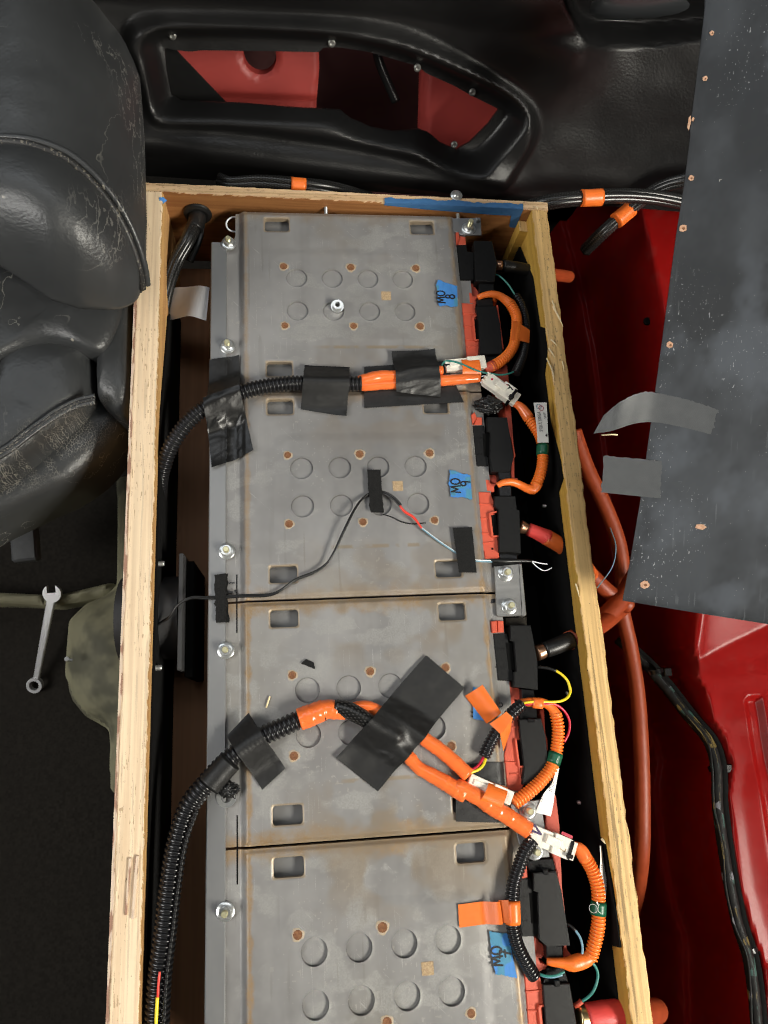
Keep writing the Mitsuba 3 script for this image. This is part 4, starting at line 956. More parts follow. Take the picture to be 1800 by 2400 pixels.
gr = whole('grommet', lathe([(.0098, 0), (.0098, .004), (.0125, .0045), (.0155, .003), (.0165, .001), (.016, 0)], g0 + [0, .001, 0], g0 + [0, -1, .05], 36), 'shrink_black', 'round black rubber grommet in the back board', 'grommet')
k = thing('cable_bundle', 'black cable with a small orange band just behind the back board', 'cable_bundle'.replace('_', ' '))
strands(k, [(-.02, .725, -.012), D(500, 396, -.006), D(560, 392, -.004), D(640, 398, -.006), D(720, 408, -.016), D(800, 430, -.05)], .004, 4, .0045, .2)
m, uv = tube([D(628, 399, -.005), D(660, 402, -.007)], .0088); obj(k, 'band', m, 'orange_tape', True)
k = thing('cable_bundle', 'black braided cable bundle with an orange band running level to the panel', 'cable bundle')
strands(k, [D(1130, 452, -.03), D(1190, 436, -.01), D(1270, 427, -.005), D(1360, 423, -.004), D(1440, 430, -.006), D(1540, 450, -.01)], .0046, 6, .0046, .25)
m, uv = tube([D(1256, 428, -.003), D(1280, 427, -.0025), D(1300, 426, -.002)], .0102, wob=.04); obj(k, 'band', m, 'orange_tape', True)
k = thing('cable_bundle', 'black braided cable bundle with an orange band slanting behind the level one', 'cable bundle')
strands(k, [D(1265, 540, -.10), D(1300, 505, -.065), D(1345, 465, -.045), D(1395, 425, -.025), D(1440, 400, -.005), D(1490, 388, .01), D(1560, 380, .02)], .0044, 6, .0044, .25)
m, uv = tube([D(1330, 478, -.046), D(1346, 465, -.043), D(1364, 450, -.040)], .0104, wob=.04); obj(k, 'band', m, 'orange_tape', True)
# ------------------------------------------------------------------ the harnesses on the modules
VP, VQ, VR_, VS = view(480, 760, 700), view(500, 1530, 600), view(480, 1060, 700), view(0, 1800, 900)
bumps = []                                                     # hoses that tapes drape over: (points, radius)
def over(pts, r):
    p, _ = resample(pts, 0.004); bumps.append((p, r))
def drape_z(x, y, z, lift=0.0, fall=1.75):
    x = np.asarray(x); P2 = np.stack([x.ravel(), np.asarray(y).ravel()], 1)
    zz = np.asarray(z).ravel().copy()
    for p, r in bumps:
        d = np.linalg.norm(P2[:, None] - p[None, :, :2], axis=2); i = d.argmin(1); d = d[np.arange(len(P2)), i]
        zc = p[i, 2]
        q = d / r
        top = zc + r * np.where(q < 0.62, np.sqrt(np.maximum(1 - q**2, 0)), 0.785 - (q - 0.62) * 0.92) + 0.0007
        zz = np.maximum(zz, np.where(q < 2.7, top, -1))
    return zz.reshape(x.shape) + lift
def tape(label, corners, bsdf='etape', nu=64, nv=64, wr=0.0005, lift=0.0005, seed=0, name='tape_strip', cat_='tape', edge=0.0012, ragged=0.0004, group=None):
    """A strip of tape lying on the modules: corners in the photo's order round the strip, as world points."""
    g = bil(corners, nu, nv)
    # uneven cut edges
    e = (meshkit.fbm(np.stack([np.linspace(0, 9, nv), np.full(nv, seed * 3.1), np.zeros(nv)], -1), 3, seed) - 0.5) * 2 * ragged
    d = np.asarray(corners[1]) - corners[0]; d = d / np.linalg.norm(d)
    g[0] += e[:, None] * d; g[-1] += np.roll(e, 5)[:, None] * d
    base = top_z(g[..., 0], g[..., 1])
    hard = drape_z(g[..., 0], g[..., 1], base)
    cell = np.linalg.norm(g[1, 0, :2] - g[0, 0, :2]); cell2 = np.linalg.norm(g[0, 1, :2] - g[0, 0, :2])
    z = np.maximum(gaussian_filter(hard, [0.0045 / cell, 0.0045 / cell2], mode='nearest') + 0.0004, hard - 0.0002)
    z = gaussian_filter(z, [0.0012 / cell, 0.0012 / cell2], mode='nearest') + 0.0004
    up = np.clip((z - base) / 0.010, 0, 1)
    side = np.exp(-((up - 0.45) / 0.3)**2)
    L = g[-1, 0] - g[0, 0]; L = L / np.linalg.norm(L); N_ = np.array([-L[1], L[0]])
    sl, sn = g[..., 0] * L[0] + g[..., 1] * L[1], g[..., 0] * N_[0] + g[..., 1] * N_[1]
    q = np.stack([(sl + .5 * sn) * 30 + seed * 5.1, (sn - .3 * sl) * 85, np.full(g.shape[:2], seed * 1.7)], -1)
    w = 1 - np.abs(meshkit.fbm(q, 3, seed) - 0.5) * 3.2
    soft = meshkit.fbm(np.stack([sl * 40, sn * 40, np.full(sl.shape, seed + .5)], -1), 2, seed)
    g[..., 2] = z + lift + wr * (np.clip(w, -.3, 1) * (0.12 + 1.5 * side + 0.4 * up) + 1.6 * soft)
    U, W2 = np.meshgrid(np.linspace(0, 1, nu), np.linspace(0, 1, nv), indexing='ij')
    for cu, cv, hgt in [(seed % 2, (seed // 2) % 2, .0022), (1 - seed % 2, 1 - (seed // 3) % 2, .0012)]:
        g[..., 2] += hgt * np.clip(1 - np.hypot(U - cu, W2 - cv) / .35, 0, 1)**2
    m = shell(g, 0.00025)
    return whole(name, m, bsdf, label, cat_, group, smooth=60)

wind = lambda s, L: 1 + .07 * ((s / .0125) % 1) + .012 * np.sin(s / .0009)   # overlapping turns of tape
# ---- harness over the first seam (black conduit from the left gap to the connectors on the right)
rA = 0.0083
pA = zpts(VP, [(-330, 740, -.085), (-340, 640, -.05), (-318, 500, -.020), (-250, 405, -.004), (-150, 370, .004), (-40, 400, .0065), (70, 405, .0085)])
V3 = view(0, 600, 900)
pA = zpts(V3, [(690, 1100, -.07), (688, 1020, -.04), (700, 930, -.018), (740, 820, -.004), (810, 720, .003), (900, 650, .007), (1040, 590, .009), (1140, 565, .0095), (1240, 552, .0095), (1320, 550, .0095), (1440, 553, .0095), (1560, 552, .009)])
hA = thing('wire_harness', 'black corrugated conduit harness with orange leads across the first two modules', 'wire harness')
hose(hA, 'conduit', pA, rA, 'conduit_black', pitch=.0042, depth=.22, sides=20); over(pA, rA)
V3b = view(900, 600, 900)
pA1 = zpts(VP, [(830, 330, .008), (880, 312, .0085), (980, 290, .008), (1070, 288, .0075), (1180, 262, .007), (1320, 258, .006)])
pA2 = zpts(VP, [(830, 340, .006), (890, 345, .0062), (980, 336, .006), (1080, 332, .006), (1200, 318, .006), (1330, 312, .006), (1440, 304, .006), (1525, 298, .005)])
hose(hA, 'orange_lead', pA1, [.0055, .0068, .0062, .006, .0055, .005], 'orange_gloss', wob=.05, seed=3, rfun=wind); over(pA1, .006)
hose(hA, 'orange_lead', pA2, [.0045, .0052, .0052, .0052, .0055, .0058, .0055, .0045], 'orange_gloss', wob=.05, seed=4, rfun=wind); over(pA2, .0052)
# ---- harness over the third module
rB = 0.0098
pB = zpts(VS, [(672, 1250, -.010), (678, 1106, -.006), (690, 900, -.003), (712, 720, .0), (735, 520, .002), (765, 330, .004), (815, 170, .006), (880, 80, .008)])
V5 = view(0, 1200, 900)
pB2 = zpts(V5, [(905, 1170, .008), (975, 1080, .009), (1040, 1030, .0095), (1130, 970, .010), (1220, 930, .0105), (1310, 890, .011), (1400, 862, .011)])
hB = thing('wire_harness', 'thick black conduit harness curving from the bottom left across the third module', 'wire harness')
pBc = pB[:-1] + [pB[-1]] + pB2[1:]
hose(hB, 'conduit', pBc[:-1] + [pB2[-1]], [.0112, .0108, .0104, .0102, .0100, .0098, .0095, .0092, .0090, .0088], 'conduit_black', pitch=.0047, depth=.2, sides=20); over(pBc, .0095)
# the split along the conduit, with a glimpse of the wires inside
pS = zpts(VS, [(697, 1250, .004), (703, 1106, .0065), (716, 900, .008), (740, 720, .010), (765, 520, .012), (796, 330, .014), (846, 190, .015)])
hose(hB, 'split_seam', [p + [.001, 0, .0003] for p in pS], .0016, 'black_plastic', sides=8, squash=.8, pitch=.0047, depth=.35)
hose(hB, 'red_wire', zpts(VS, [(690, 880, .0095), (684, 940, .0088), (682, 990, .0075)]), .0011, 'wire_bright_red', sides=8)
hose(hB, 'yellow_wire', zpts(VS, [(680, 990, .0072), (676, 1060, .0065), (674, 1130, .006), (676, 1250, .005)]), .0015, 'wire_yellow', sides=8)
# tape wound round the conduit
pw = zpts(VQ, [(-30, 860, .0095), (30, 790, .010), (110, 700, .0105)])
hose(hB, 'tape_wrap', pw, .0112, 'etape', wob=.02, seed=2, step=.002)
pw2 = zpts(VQ, [(165, 665, .0105), (250, 610, .011), (340, 555, .011)])
# orange tape wrap
po = zpts(VQ, [(555, 432, .011), (620, 410, .0112), (680, 385, .0112), (740, 365, .011), (790, 372, .010), (860, 385, .009)])
hose(hB, 'orange_wrap', po, [.0102, .0100, .0098, .0088, .0085, .0070], 'orange_gloss', wob=.08, seed=7, step=.0012, rfun=wind)
pb = zpts(VQ, [(785, 352, .012), (850, 362, .0125), (930, 400, .0125), (1010, 445, .012), (1080, 490, .011), (1180, 540, .010)])
hose(hB, 'braided_sleeve', pb, [.0072, .0082, .0080, .0075, .0072, .0070], 'braid', wob=.02); over(pb, .0072)
pl1 = zpts(VQ, [(850, 372, .006), (940, 350, .006), (1010, 352, .0065), (1080, 385, .006), (1190, 440, .006), (1280, 500, .0065), (1370, 560, .007), (1470, 630, .0075), (1570, 715, .008), (1650, 790, .0075)])
hose(hB, 'orange_lead', pl1, [.004, .0055, .0058, .0055, .0052, .0058, .0066, .0066, .0066, .0066], 'orange_gloss', wob=.04, seed=8, rfun=wind); over(pl1, .0062)
pl2 = zpts(VQ, [(1100, 520, .006), (1180, 600, .006), (1270, 680, .006), (1330, 745, .0065), (1400, 785, .007), (1500, 840, .0075), (1620, 915, .0078)]) + zpts(VE, [(90, 1010, .0078), (300, 1120, .0078)]) + zpts(VF, [(420, 210, .0078), (560, 290, .0075), (680, 370, .007), (785, 440, .007)])
hose(hB, 'orange_lead', pl2, [.005, .0055, .0062, .0058, .0066, .0072, .0074, .0074, .0074, .0074, .0074, .0076, .0078], 'orange_gloss', wob=.045, seed=9, step=.0012, rfun=wind); over(pl2, .0068)

# ---- tapes
g_ = 'black tape pieces over the upper harness'
def q4(f, pts, z=.004): return [f(x, y, z) for x, y in pts]
tape('short black tape strip at the edge of the left bar below the second nut', q4(VP, [(25, 195), (188, 165), (205, 430), (20, 455)], .0), seed=1, wr=.0006)
tape('crumpled black tape piece where the upper conduit bends over the left bar', q4(VP, [(0, 440), (120, 400), (200, 430), (272, 705), (35, 795)][:1] + [(198, 375), (270, 705), (38, 795)], .003), seed=2, wr=.0017, bsdf='etape_gloss', lift=.0013)
tape('wide black tape strip crosswise over the upper conduit', q4(VP, [(555, 225), (805, 238), (788, 508), (533, 468)], .0055), seed=3)
tape('long flat black tape strip lying under the upper orange leads', [np.r_[VP(x, y, .0006)[:2], .0006] for x, y in [(885, 240), (1425, 205), (1438, 435), (885, 468)]], seed=4, lift=-.004 + .0046, wr=.0003) if False else None
gg = bil([VP(x, y, .0006) for x, y in [(885, 240), (1330, 208), (1438, 435), (885, 468)]], 30, 30)
gg[..., 2] = top_z(gg[..., 0], gg[..., 1]) + .0008 + .0006 * meshkit.fbm(gg * 120, 3, 6)
whole('tape_strip', shell(gg, .00025), 'etape', 'long flat black tape strip lying under the upper orange leads', 'tape', smooth=40)
tape('black tape strip wrapped over the upper orange leads near the connectors', q4(VP, [(1038, 150), (1278, 138), (1312, 402), (1062, 385)], .005), seed=5, wr=.0009, lift=.0012)
tape('large wide black tape strip slanting across the lower harness', q4(VQ, [(1380, 15), (1630, 228), (1065, 897), (795, 682)], .004), seed=6, wr=.0011, nu=84, nv=84)
tape('black tape strip crosswise over the lower conduit beside the left bar', q4(VQ, [(90, 538), (230, 388), (468, 748), (318, 887)], .004), seed=7, wr=.0004)
def flat_tape(label, f, pts, bsdf='etape', z=.0, seed=0, lift=.0009, amp=.0005, name='tape_strip', nu=16, nv=16, ragged=0.0, cat_='tape'):
    g = bil([f(x, y, z) for x, y in pts], nu, nv)
    if ragged:
        r_ = np.random.default_rng(seed)
        d = np.asarray(g[-1, 0]) - g[0, 0]; d = d / np.linalg.norm(d)
        g[0] += r_.normal(0, ragged, (nv, 1)) * d; g[-1] += r_.normal(0, ragged, (nv, 1)) * d
    g[..., 2] = top_z(g[..., 0], g[..., 1]) + lift + amp * meshkit.fbm(g * 110, 3, seed)
    return whole(name, shell(g, .00025), bsdf, label, cat_, smooth=40)
# thin sensor wire, then the tapes that hold it
pw = zpts(VR_, [(-330, 1010, -.03), (-300, 985, -.022), (-240, 945, -.014), (-195, 915, -.008), (-150, 850, -.002), (-80, 812, .001), (0, 812, .0), (70, 810, -.0012), (200, 802, -.0005), (340, 798, .0018), (410, 775, .0035), (500, 712, .004), (600, 672, .0035), (670, 625, .005), (715, 560, .008), (770, 440, .010), (830, 320, .008), (880, 255, .004), (940, 225, .0025), (1000, 232, .004), (1050, 262, .007), (1085, 300, .009)])
sw = thing('sensor_wire', 'thin black twin wire looping across the second module into the left gap', 'wire')
t_, a_, b_ = frames(np.array(pw))
hose(sw, 'conductor', pw, .00115, 'wire_black', sides=8)
hose(sw, 'conductor', [p + [.0012, .0013, .0004] for p in pw], .00105, 'wire_black', sides=8)
hose(sw, 'red_splice', zpts(VR_, [(1083, 296, .009), (1110, 330, .009), (1160, 362, .008), (1205, 422, .006)]), [.0012, .0015, .0014, .001], 'wire_bright_red', sides=8)
w1 = zpts(VR_, [(1200, 416, .006), (1290, 485, .004), (1390, 552, .0012), (1450, 585, .001), (1510, 598, .001), (1590, 602, -.003)])
hose(sw, 'white_conductor', w1, .0008, 'wire_white', sides=8); hose(sw, 'blue_conductor', [p + [.0008, -.0013, 0] for p in w1], .0008, 'wire_blue', sides=8)
hose(sw, 'stray_end', zpts(VR_, [(990, 345, .001), (1040, 360, .0016), (1090, 385, .0025), (1150, 398, .002), (1228, 393, .0012)]), .0006, 'wire_black', sides=6)
hose(sw, 'sleeved_end', zpts(VC, [(705, 1135, -.004), (860, 1140, -.004), (1000, 1138, -.006), (1105, 1142, -.008)]), [.0022, .0028, .002, .0014], 'shrink_black')
hose(sw, 'frayed_end', zpts(VC, [(1100, 1140, -.008), (1180, 1160, -.009), (1255, 1170, -.010)]), .0007, 'wire_white', sides=6)
hose(sw, 'frayed_end', zpts(VC, [(1100, 1142, -.008), (1160, 1200, -.010), (1230, 1235, -.012), (1300, 1205, -.012)]), .0006, 'wire_white', sides=6)
over(pw[12:], .0016)
flat_tape('black cloth tape piece on the left bar holding the thin wire', VR_, [(52, 682), (125, 672), (135, 943), (62, 948)], 'gaffer', 0., 11, lift=.0034, ragged=.0007)
flat_tape('narrow black cloth tape strip holding the wire between the dimples of the second module', VR_, [(898, 106), (972, 106), (992, 345), (918, 342)], 'gaffer', 0., 12, lift=.0042, amp=.0008, ragged=.0003)
flat_tape('black tape strip at the right edge of the second module over the white wires', VR_, [(1373, 425), (1480, 420), (1506, 672), (1408, 672)], 'gaffer', 0., 13, lift=.0026)
flat_tape('small dark tape patch under the white wire ends beside the steel bracket', VC, [(712, 1130), (1005, 1132), (1000, 1200), (718, 1205)], 'gaffer', -.006, 14, lift=.001)
flat_tape('black tape patch under the lower orange leads on the third module', VE, [(110, 790), (548, 770), (560, 1000), (100, 940)], 'etape', 0., 15)
flat_tape('black tape patch at the near right corner of the third module', VF, [(72, 110), (440, 150), (520, 365), (72, 352)], 'etape', 0., 16)
flat_tape('torn black scrap of tape lying on the third module', V5, [(1300, 655), (1322, 636), (1355, 650), (1362, 680)], 'gaffer', 0., 17)
# crumpled wad of tape over a bolt end beside the lower conduit
def wad(label, f, x, y, r, z, seed, bs='etape_gloss', ax=(1, 1, .7)):
    m = trimesh.creation.icosphere(subdivisions=4, radius=1.0); v = m.vertices.copy()
    nn = np.abs(meshkit.fbm(v * 2.2 + seed, 4, seed) - .5) * 2
    v *= (0.75 + 0.55 * nn)[:, None]
    m.vertices = v * np.array(ax) * r + f(x, y, z)
    return whole('tape_wad', m, bs, label, 'tape', smooth=25)
wad('crumpled wad of black tape over a nut beside the lower conduit', VQ, 100, 885, .0095, .003, 4, ax=(1.15, .85, .75))
wad('crumpled black tape lump under the slanting white connector', VB, 680, 790, .014, -.004, 6, ax=(1.25, .8, .6))
whole('washer', lathe([(.005, 0), (.0092, 0), (.0092, .0008), (.005, .0008)], VQ(85, 935, -.0025), VQ(85, 935, -.0025) + [0, 0, 1]), 'zinc', 'thin steel washer under the crumpled tape wad', 'washer')

# blue masking tape labels with marker writing (read from below: MO and the number)
GLY = {'M': [[(0, 0), (.08, 1), (.42, .25), (.75, 1), (.9, 0)]], 'O': [[(.4 + .38 * math.cos(a), .5 + .48 * math.sin(a)) for a in np.linspace(0, 6.4, 22)]],
       '8': [[(.4 + .28 * math.cos(a), .27 + .27 * math.sin(a)) for a in np.linspace(0, 6.4, 18)], [(.4 + .23 * math.cos(a), .76 + .22 * math.sin(a)) for a in np.linspace(0, 6.4, 18)]],
       '9': [[(.4 + .28 * math.cos(a), .72 + .26 * math.sin(a)) for a in np.linspace(0, 6.4, 18)], [(.68, .75), (.66, .3), (.6, 0)]],
       '7': [[(0, 1), (.7, .98), (.3, 0)], [(.12, .45), (.72, .5)]], '6': [[(.62, 1), (.2, .6), (.12, .3)], [(.4 + .28 * math.cos(a), .27 + .27 * math.sin(a)) for a in np.linspace(0, 6.4, 18)]],
       '1': [[(.2, .8), (.45, 1), (.45, 0)]], 'V': [[(0, 1), (.3, 0), (.8, 1)]], 'T': [[(0, 1), (.8, 1)], [(.4, 1), (.38, 0)]], 'I': [[(.2, 0), (.2, 1)]], '.': [[(.1, .05), (.16, .05)]], 'r': [[(.1, 0), (.12, .9)], [(.12, .7), (.5, .9)]], 'L': [[(.1, 1), (.1, 0), (.6, 0)]], '-': [[(0, .5), (.7, .5)]]}
def hand(text, origin, read, up, size, width=.00075, jit=.05, seed=0):
    """Hand-drawn marker strokes as thin raised ink."""
    r_ = np.random.default_rng(seed); fr = frame_from(origin, read, up); x = 0; ms = []
    for ch in text:
        for st in GLY.get(ch, []):
            s_ = np.array(st) * size * [.8, 1] + [x, 0] + r_.normal(0, jit * size * .3, (len(st), 2)) * (len(st) < 8)
            ms.append(solid(LineString(s_).buffer(width, quad_segs=3), 0, .00022))
        x += size * (.35 if ch in 'I1.' else .88)
    return moved(cat(ms), fr)
for lab, f, pts, num, o1, o2 in [('blue masking tape label on the far module with a handwritten eight', VA, [(188, 735), (378, 790), (383, 985), (200, 985)], '8', (262, 965), (352, 930)),
                                 ('torn blue masking tape label on the second module with a handwritten nine', VC, [(298, 260), (505, 308), (522, 535), (315, 522)], '9', (408, 480), (505, 425)),
                                 ('blue masking tape label on the nearest module with a handwritten seven', VG, [(398, 338), (575, 352), (668, 785), (452, 748)], '7', (525, 665), (605, 590))]:
    k = thing('tape_label', lab, 'tape label', 'blue tape labels')
    del labels[k]['group']
    g = bil([f(x, y, 0) for x, y in pts], 24, 24)
    r_ = np.random.default_rng(len(lab)); ed = np.cumsum(r_.normal(0, .0005, 24)); ed -= np.linspace(ed[0], ed[-1], 24)
    g[:, 0, 0] += 0; g[0, :, 0] += ed; g[:, 0, 1] += np.roll(ed, 3); g[:, -1, 1] += np.roll(ed, 9)
    g[..., 2] = top_z(g[..., 0], g[..., 1]) + .0009 + .0004 * meshkit.fbm(g * 160, 3, 3)
    obj(k, 'strip', shell(g, .0002), 'blue_tape', 40)
    sz = .0105
    p1 = f(*o1, 0); p2 = f(*o2, 0)
    up = np.array([-1.0, 0, 0])
    obj(k, 'lettering', hand('MO', [p1[0], p1[1], float(top_z(p1[0], 0)) + .0014], [0.03, 1, 0], up, sz * .95, seed=1), 'ink', False)
    tilt = -.35 if p2[0] > .246 else 0
    obj(k, 'lettering', hand(num, [p2[0], p2[1], float(top_z(p2[0] - .006, 0)) + .0014], [0.03, 1, 0], up, sz, seed=2), 'ink', False)
k = thing('tape_label', 'scrap of blue masking tape half hidden under the orange tape flag', 'tape label')
g = bil([VE(x, y, 0) for x, y in [(240, 40), (300, 60), (400, 380), (240, 350)]], 12, 12); g[..., 2] = top_z(g[..., 0], g[..., 1]) + .0008
obj(k, 'strip', shell(g, .0002), 'blue_tape', 40)
p = VE(310, 330, 0); obj(k, 'lettering', hand('M', [p[0], p[1], .0012], [0, 1, 0], [-1, 0, 0], .008, seed=4), 'ink', False)
# marker writing straight on the metal
mk = obj('mounting_bar', 'marker_note', cat([hand('T', [*VR_(165, 745, -.0028)[:2], -.0028], [0, 1, 0], [-1, 0, 0], .011, .0006), hand('I', [*VR_(152, 782, -.0028)[:2], -.0028], [0, 1, 0], [-1, 0, 0], .006, .0009), hand('.', [*VR_(170, 772, -.0028)[:2], -.0028], [0, 1, 0], [-1, 0, 0], .006, .0009)]), 'ink', False)
obj('battery_module_002', 'marker_note', hand('6', [*VE(530, 245, -.006)[:2], -.0056], [0.1, 1, 0], [-1, 0, 0], .0085, .0004), 'ink', False)
def smudge(f, pts, z): return solid(Polygon([f(x, y, z)[:2] for x, y in pts]).buffer(.0006), z, z + .0002)
obj('battery_module_002', 'marker_note', smudge(VD, [(420, 385), (430, 355), (455, 350), (452, 378)], -.0058), 'ink', False)
obj('battery_module_001', 'marker_note', smudge(VB, [(480, 1185), (492, 1182), (495, 1200), (484, 1198)], -.0058), 'ink', False)

# blue tape over the rim of the back board
def rim_tape(label, xa, xb, drop, back, name='masking_tape', bs_='blue_dark', seed=0):
    n_ = 60; xs_ = np.linspace(xa, xb, n_)
    r1 = (meshkit.fbm(np.stack([xs_ * 160, xs_ * 0 + seed, xs_ * 0], -1), 4, seed) - .5)
    yb_ = 0.6912 + bs * (xs_ - LX0)
    dz = drop * (1 + r1 * .8) if np.ndim(drop) == 0 else drop
    rows = [np.stack([xs_, yb_ - .0012, RT - np.maximum(dz, .001)], 1), np.stack([xs_, yb_ - .0013, np.full(n_, RT - .001)], 1), np.stack([xs_, yb_ - .0008, np.full(n_, RT + .0009)], 1), np.stack([xs_, yb_ + back * (1 + r1), np.full(n_, RT + .0010)], 1)]
    return whole(name, shell(np.stack(rows, 1), .0002), bs_, label, 'tape', smooth=40)
rim_tape('dark blue masking tape folded over the right end of the back board rim', D(830, 425, RT)[0], D(1130, 450, RT)[0], np.interp(np.linspace(0, 1, 60), [0, .3, .8, .94, .95, 1], [.004, .008, .012, .012, .034, .034]), .006, seed=2)
gg = bil([V for V in (VW(303, 178, RT + .0012), VW(345, 175, RT + .0012), VW(384, 215, RT - .004), VW(308, 275, RT - .004))], 10, 10); gg[..., 2] = RT + .0014 - .004 * np.linspace(0, 1, 10)[None, :]
whole('masking_tape', shell(gg, .0002), 'blue_tape', 'small torn scrap of bright blue tape in the far left corner of the box', 'tape')
# grey duct tape flap in the left gap
gg = bil([V3(712, 155, -.055), V3(905, 138, -.010), V3(890, 275, -.012), V3(712, 282, -.055)], 20, 14)
s_ = np.linspace(0, 1, 20)[:, None]; gg[..., 2] += .010 * np.sin(s_ * math.pi) * .8 + .002 * np.sin(s_ * 9 + np.linspace(0, 2, 14)[None])
whole('tape_strip', shell(gg, .0003), 'duct_silver', 'silver grey duct tape flap stuck in the left gap of the box', 'tape', smooth=40)
# ------------------------------------------------------------------ connectors and sense leads along the right side
def conn(label, f, a, b, width, z, parts, marks=(), tie=None):
    """A white two-part plug: from point a to point b, width across (view units), lying flat."""
    A, B = f(*a, z), f(*b, z)
    W_ = np.linalg.norm(f(a[0] + width, a[1], z) - A)
    L = np.linalg.norm(B - A)
    fr = frame_from(A, B - A, np.cross([0, 0, 1.0], B - A))
    k = thing('connector', label, 'connector')
    for (n_, u0, u1, v0, v1, h0, h1) in parts:
        obj(k, n_, moved(rbox(u0 * L, u1 * L, v0 * W_, v1 * W_, h0, h1, .0005), fr), 'white_plastic', 20)
    for (txt, u, v, h, ru, uu, size, ink, w_) in marks:
        o = (fr @ np.array([u * L, v * W_, h, 1]))[:3]
        obj(k, 'marking', hand(txt, o, fr[:3, :3] @ np.array([*ru, 0.0]), fr[:3, :3] @ np.array([*uu, 0.0]), size, w_, seed=3), ink, False)
    if tie:
        u, = tie
        p = [(u * L, v, h) for v, h in [(-.58 * W_, -.002), (-.56 * W_, .0105), (-.3 * W_, .0118), (.3 * W_, .0118), (.56 * W_, .0105), (.58 * W_, -.002)]]
        g = np.array([[np.array(q) + [o, 0, 0] for o in (-.0016, .0016)] for q in p])
        g = np.array([[(fr @ np.r_[q, 1])[:3] for q in row] for row in g])
        obj(k, 'zip_tie', shell(g, .0008), 'black_gloss', 20)
        obj(k, 'zip_tie_head', moved(rbox(u * L - .0028, u * L + .0028, -.42 * W_, -.2 * W_, .0112, .0155, .0006), fr), 'black_gloss', 20)
    return k, fr, L, W_
cb = [('plug', 0, .47, -.5, .5, 0, .0085), ('socket', .47, .86, -.56, .56, -.0005, .0108), ('latch', .30, .62, -.18, .30, .008, .0120), ('collar', .86, 1.0, -.5, .5, .001, .0075), ('pin_row', -.05, .04, -.42, -.3, .001, .0105), ('pin_row', -.05, .04, -.1, .02, .001, .0105), ('pin_row', -.05, .04, .25, .37, .001, .0105)]
conn('white plug with a handwritten nine and a black zip tie, slanting by the second module', VB, (645, 545), (950, 760), 135, -.002, cb,
     [('9', .72, .02, .0109, (0.25, 1), (-1, .25), .0085, 'ink', .0006), ('-', .60, .02, .0109, (.35, 1), (-1, .4), .007, 'ink_red', .0011), ('.', .12, .1, .0086, (1, 0), (0, 1), .012, 'ink_red', .0012), ('.', .3, .35, .0086, (1, 0), (0, 1), .01, 'ink', .0005)], (.83,))
conn('white plug with a red dash and a black zip tie below the third module', VF, (790, 460), (1215, 640), 165, -.001, cb,
     [('V', .17, .02, .0086, (.2, 1), (-1, .2), .0095, 'ink_purple', .0010), ('-', .57, .22, .0109, (1, -.08), (0, 1), .0165, 'ink_red', .0014), ('L', .74, -.25, .0109, (.2, 1), (-1, .2), .007, 'stamp', .0004)], (.85,))
cs = [('plug', 0, .55, -.5, .5, 0, .008), ('socket', .55, 1, -.55, .55, -.0005, .0095), ('latch', .1, .5, -.2, .2, .007, .0095)]
conn('small white plug half wrapped in orange tape by the far module', VB, (255, 430), (640, 395), 118, -.0005, cs, [('1.', .16, -.2, .0081, (.05, 1), (-1, 0), .0085, 'ink', .0007)])
conn('white plug half wrapped in orange tape by the third module', VE, (190, 935), (600, 1120), 118, .0008, cs)
# orange tape pieces folded round those two plugs
def drape_quad(label, f, pts, zc, bs='orange_tape', hump=.004, nu=24, nv=24, seed=0, cat_='tape', name='tape_strip', axis=0):
    g = bil([f(*p) for p in pts], nu, nv)
    s = np.linspace(-1, 1, nu if axis == 0 else nv)
    h = hump * np.clip(1 - np.abs(s)**3, 0, 1)
    g[..., 2] += h[:, None] if axis == 0 else h[None, :]
    g[..., 2] += .0005 * (meshkit.fbm(g * 140, 3, seed) - .5)
    return whole(name, shell(g, .0003), bs, label, cat_, smooth=40)
drape_quad('orange tape folded over the far white plug', VB, [(398, 338, -.002), (562, 318, -.002), (604, 560, -.001), (420, 560, .001)], 0, hump=.0115, axis=1, seed=2)
drape_quad('orange tape folded over the white plug at the third module', VE, [(395, 955, .006), (582, 1020, .006), (490, 1258, .010), (300, 1158, .013)], 0, hump=.0065, axis=1, seed=3)
def lead(label, parts, cat_='lead'):
    k = thing('sense_lead', label, cat_)
    for name, f, L, r, b, kw in parts: hose(k, name, zpts(f, L), r, b, **kw)
    return k
cor = dict(pitch=.0031, depth=.28, sides=18)
k = lead('orange corrugated sense lead looping off the far module', [
    ('wrap', VA, [(585, 905, -.002), (620, 885, .0005), (700, 868, .002), (780, 880, .001), (850, 925, -.001), (900, 965, -.002)], [.0032, .0036, .0040, .0042, .0050, .0058], 'orange_tape', {'wob': .04}),
    ('conduit', VA, [(890, 955, -.002), (940, 1040, -.002), (960, 1130, -.001), (950, 1244, 0)], .0062, 'orange_conduit', cor),
    ('conduit', VB, [(950, 60, 0), (935, 190, .001), (880, 290, .002), (800, 360, .003), (700, 420, .004)], .0062, 'orange_conduit', cor),
    ('strap', VA, [(730, 900, -.004), (750, 935, -.008), (740, 985, -.013)], .0035, 'orange_tape', {'squash': .4})])
obj(k, 'end_cap', tube(zpts(VB, [(735, 400, .0035), (690, 422, .0038), (650, 440, .0035)]), [.0064, .0062, .004])[0], 'red_base', True)
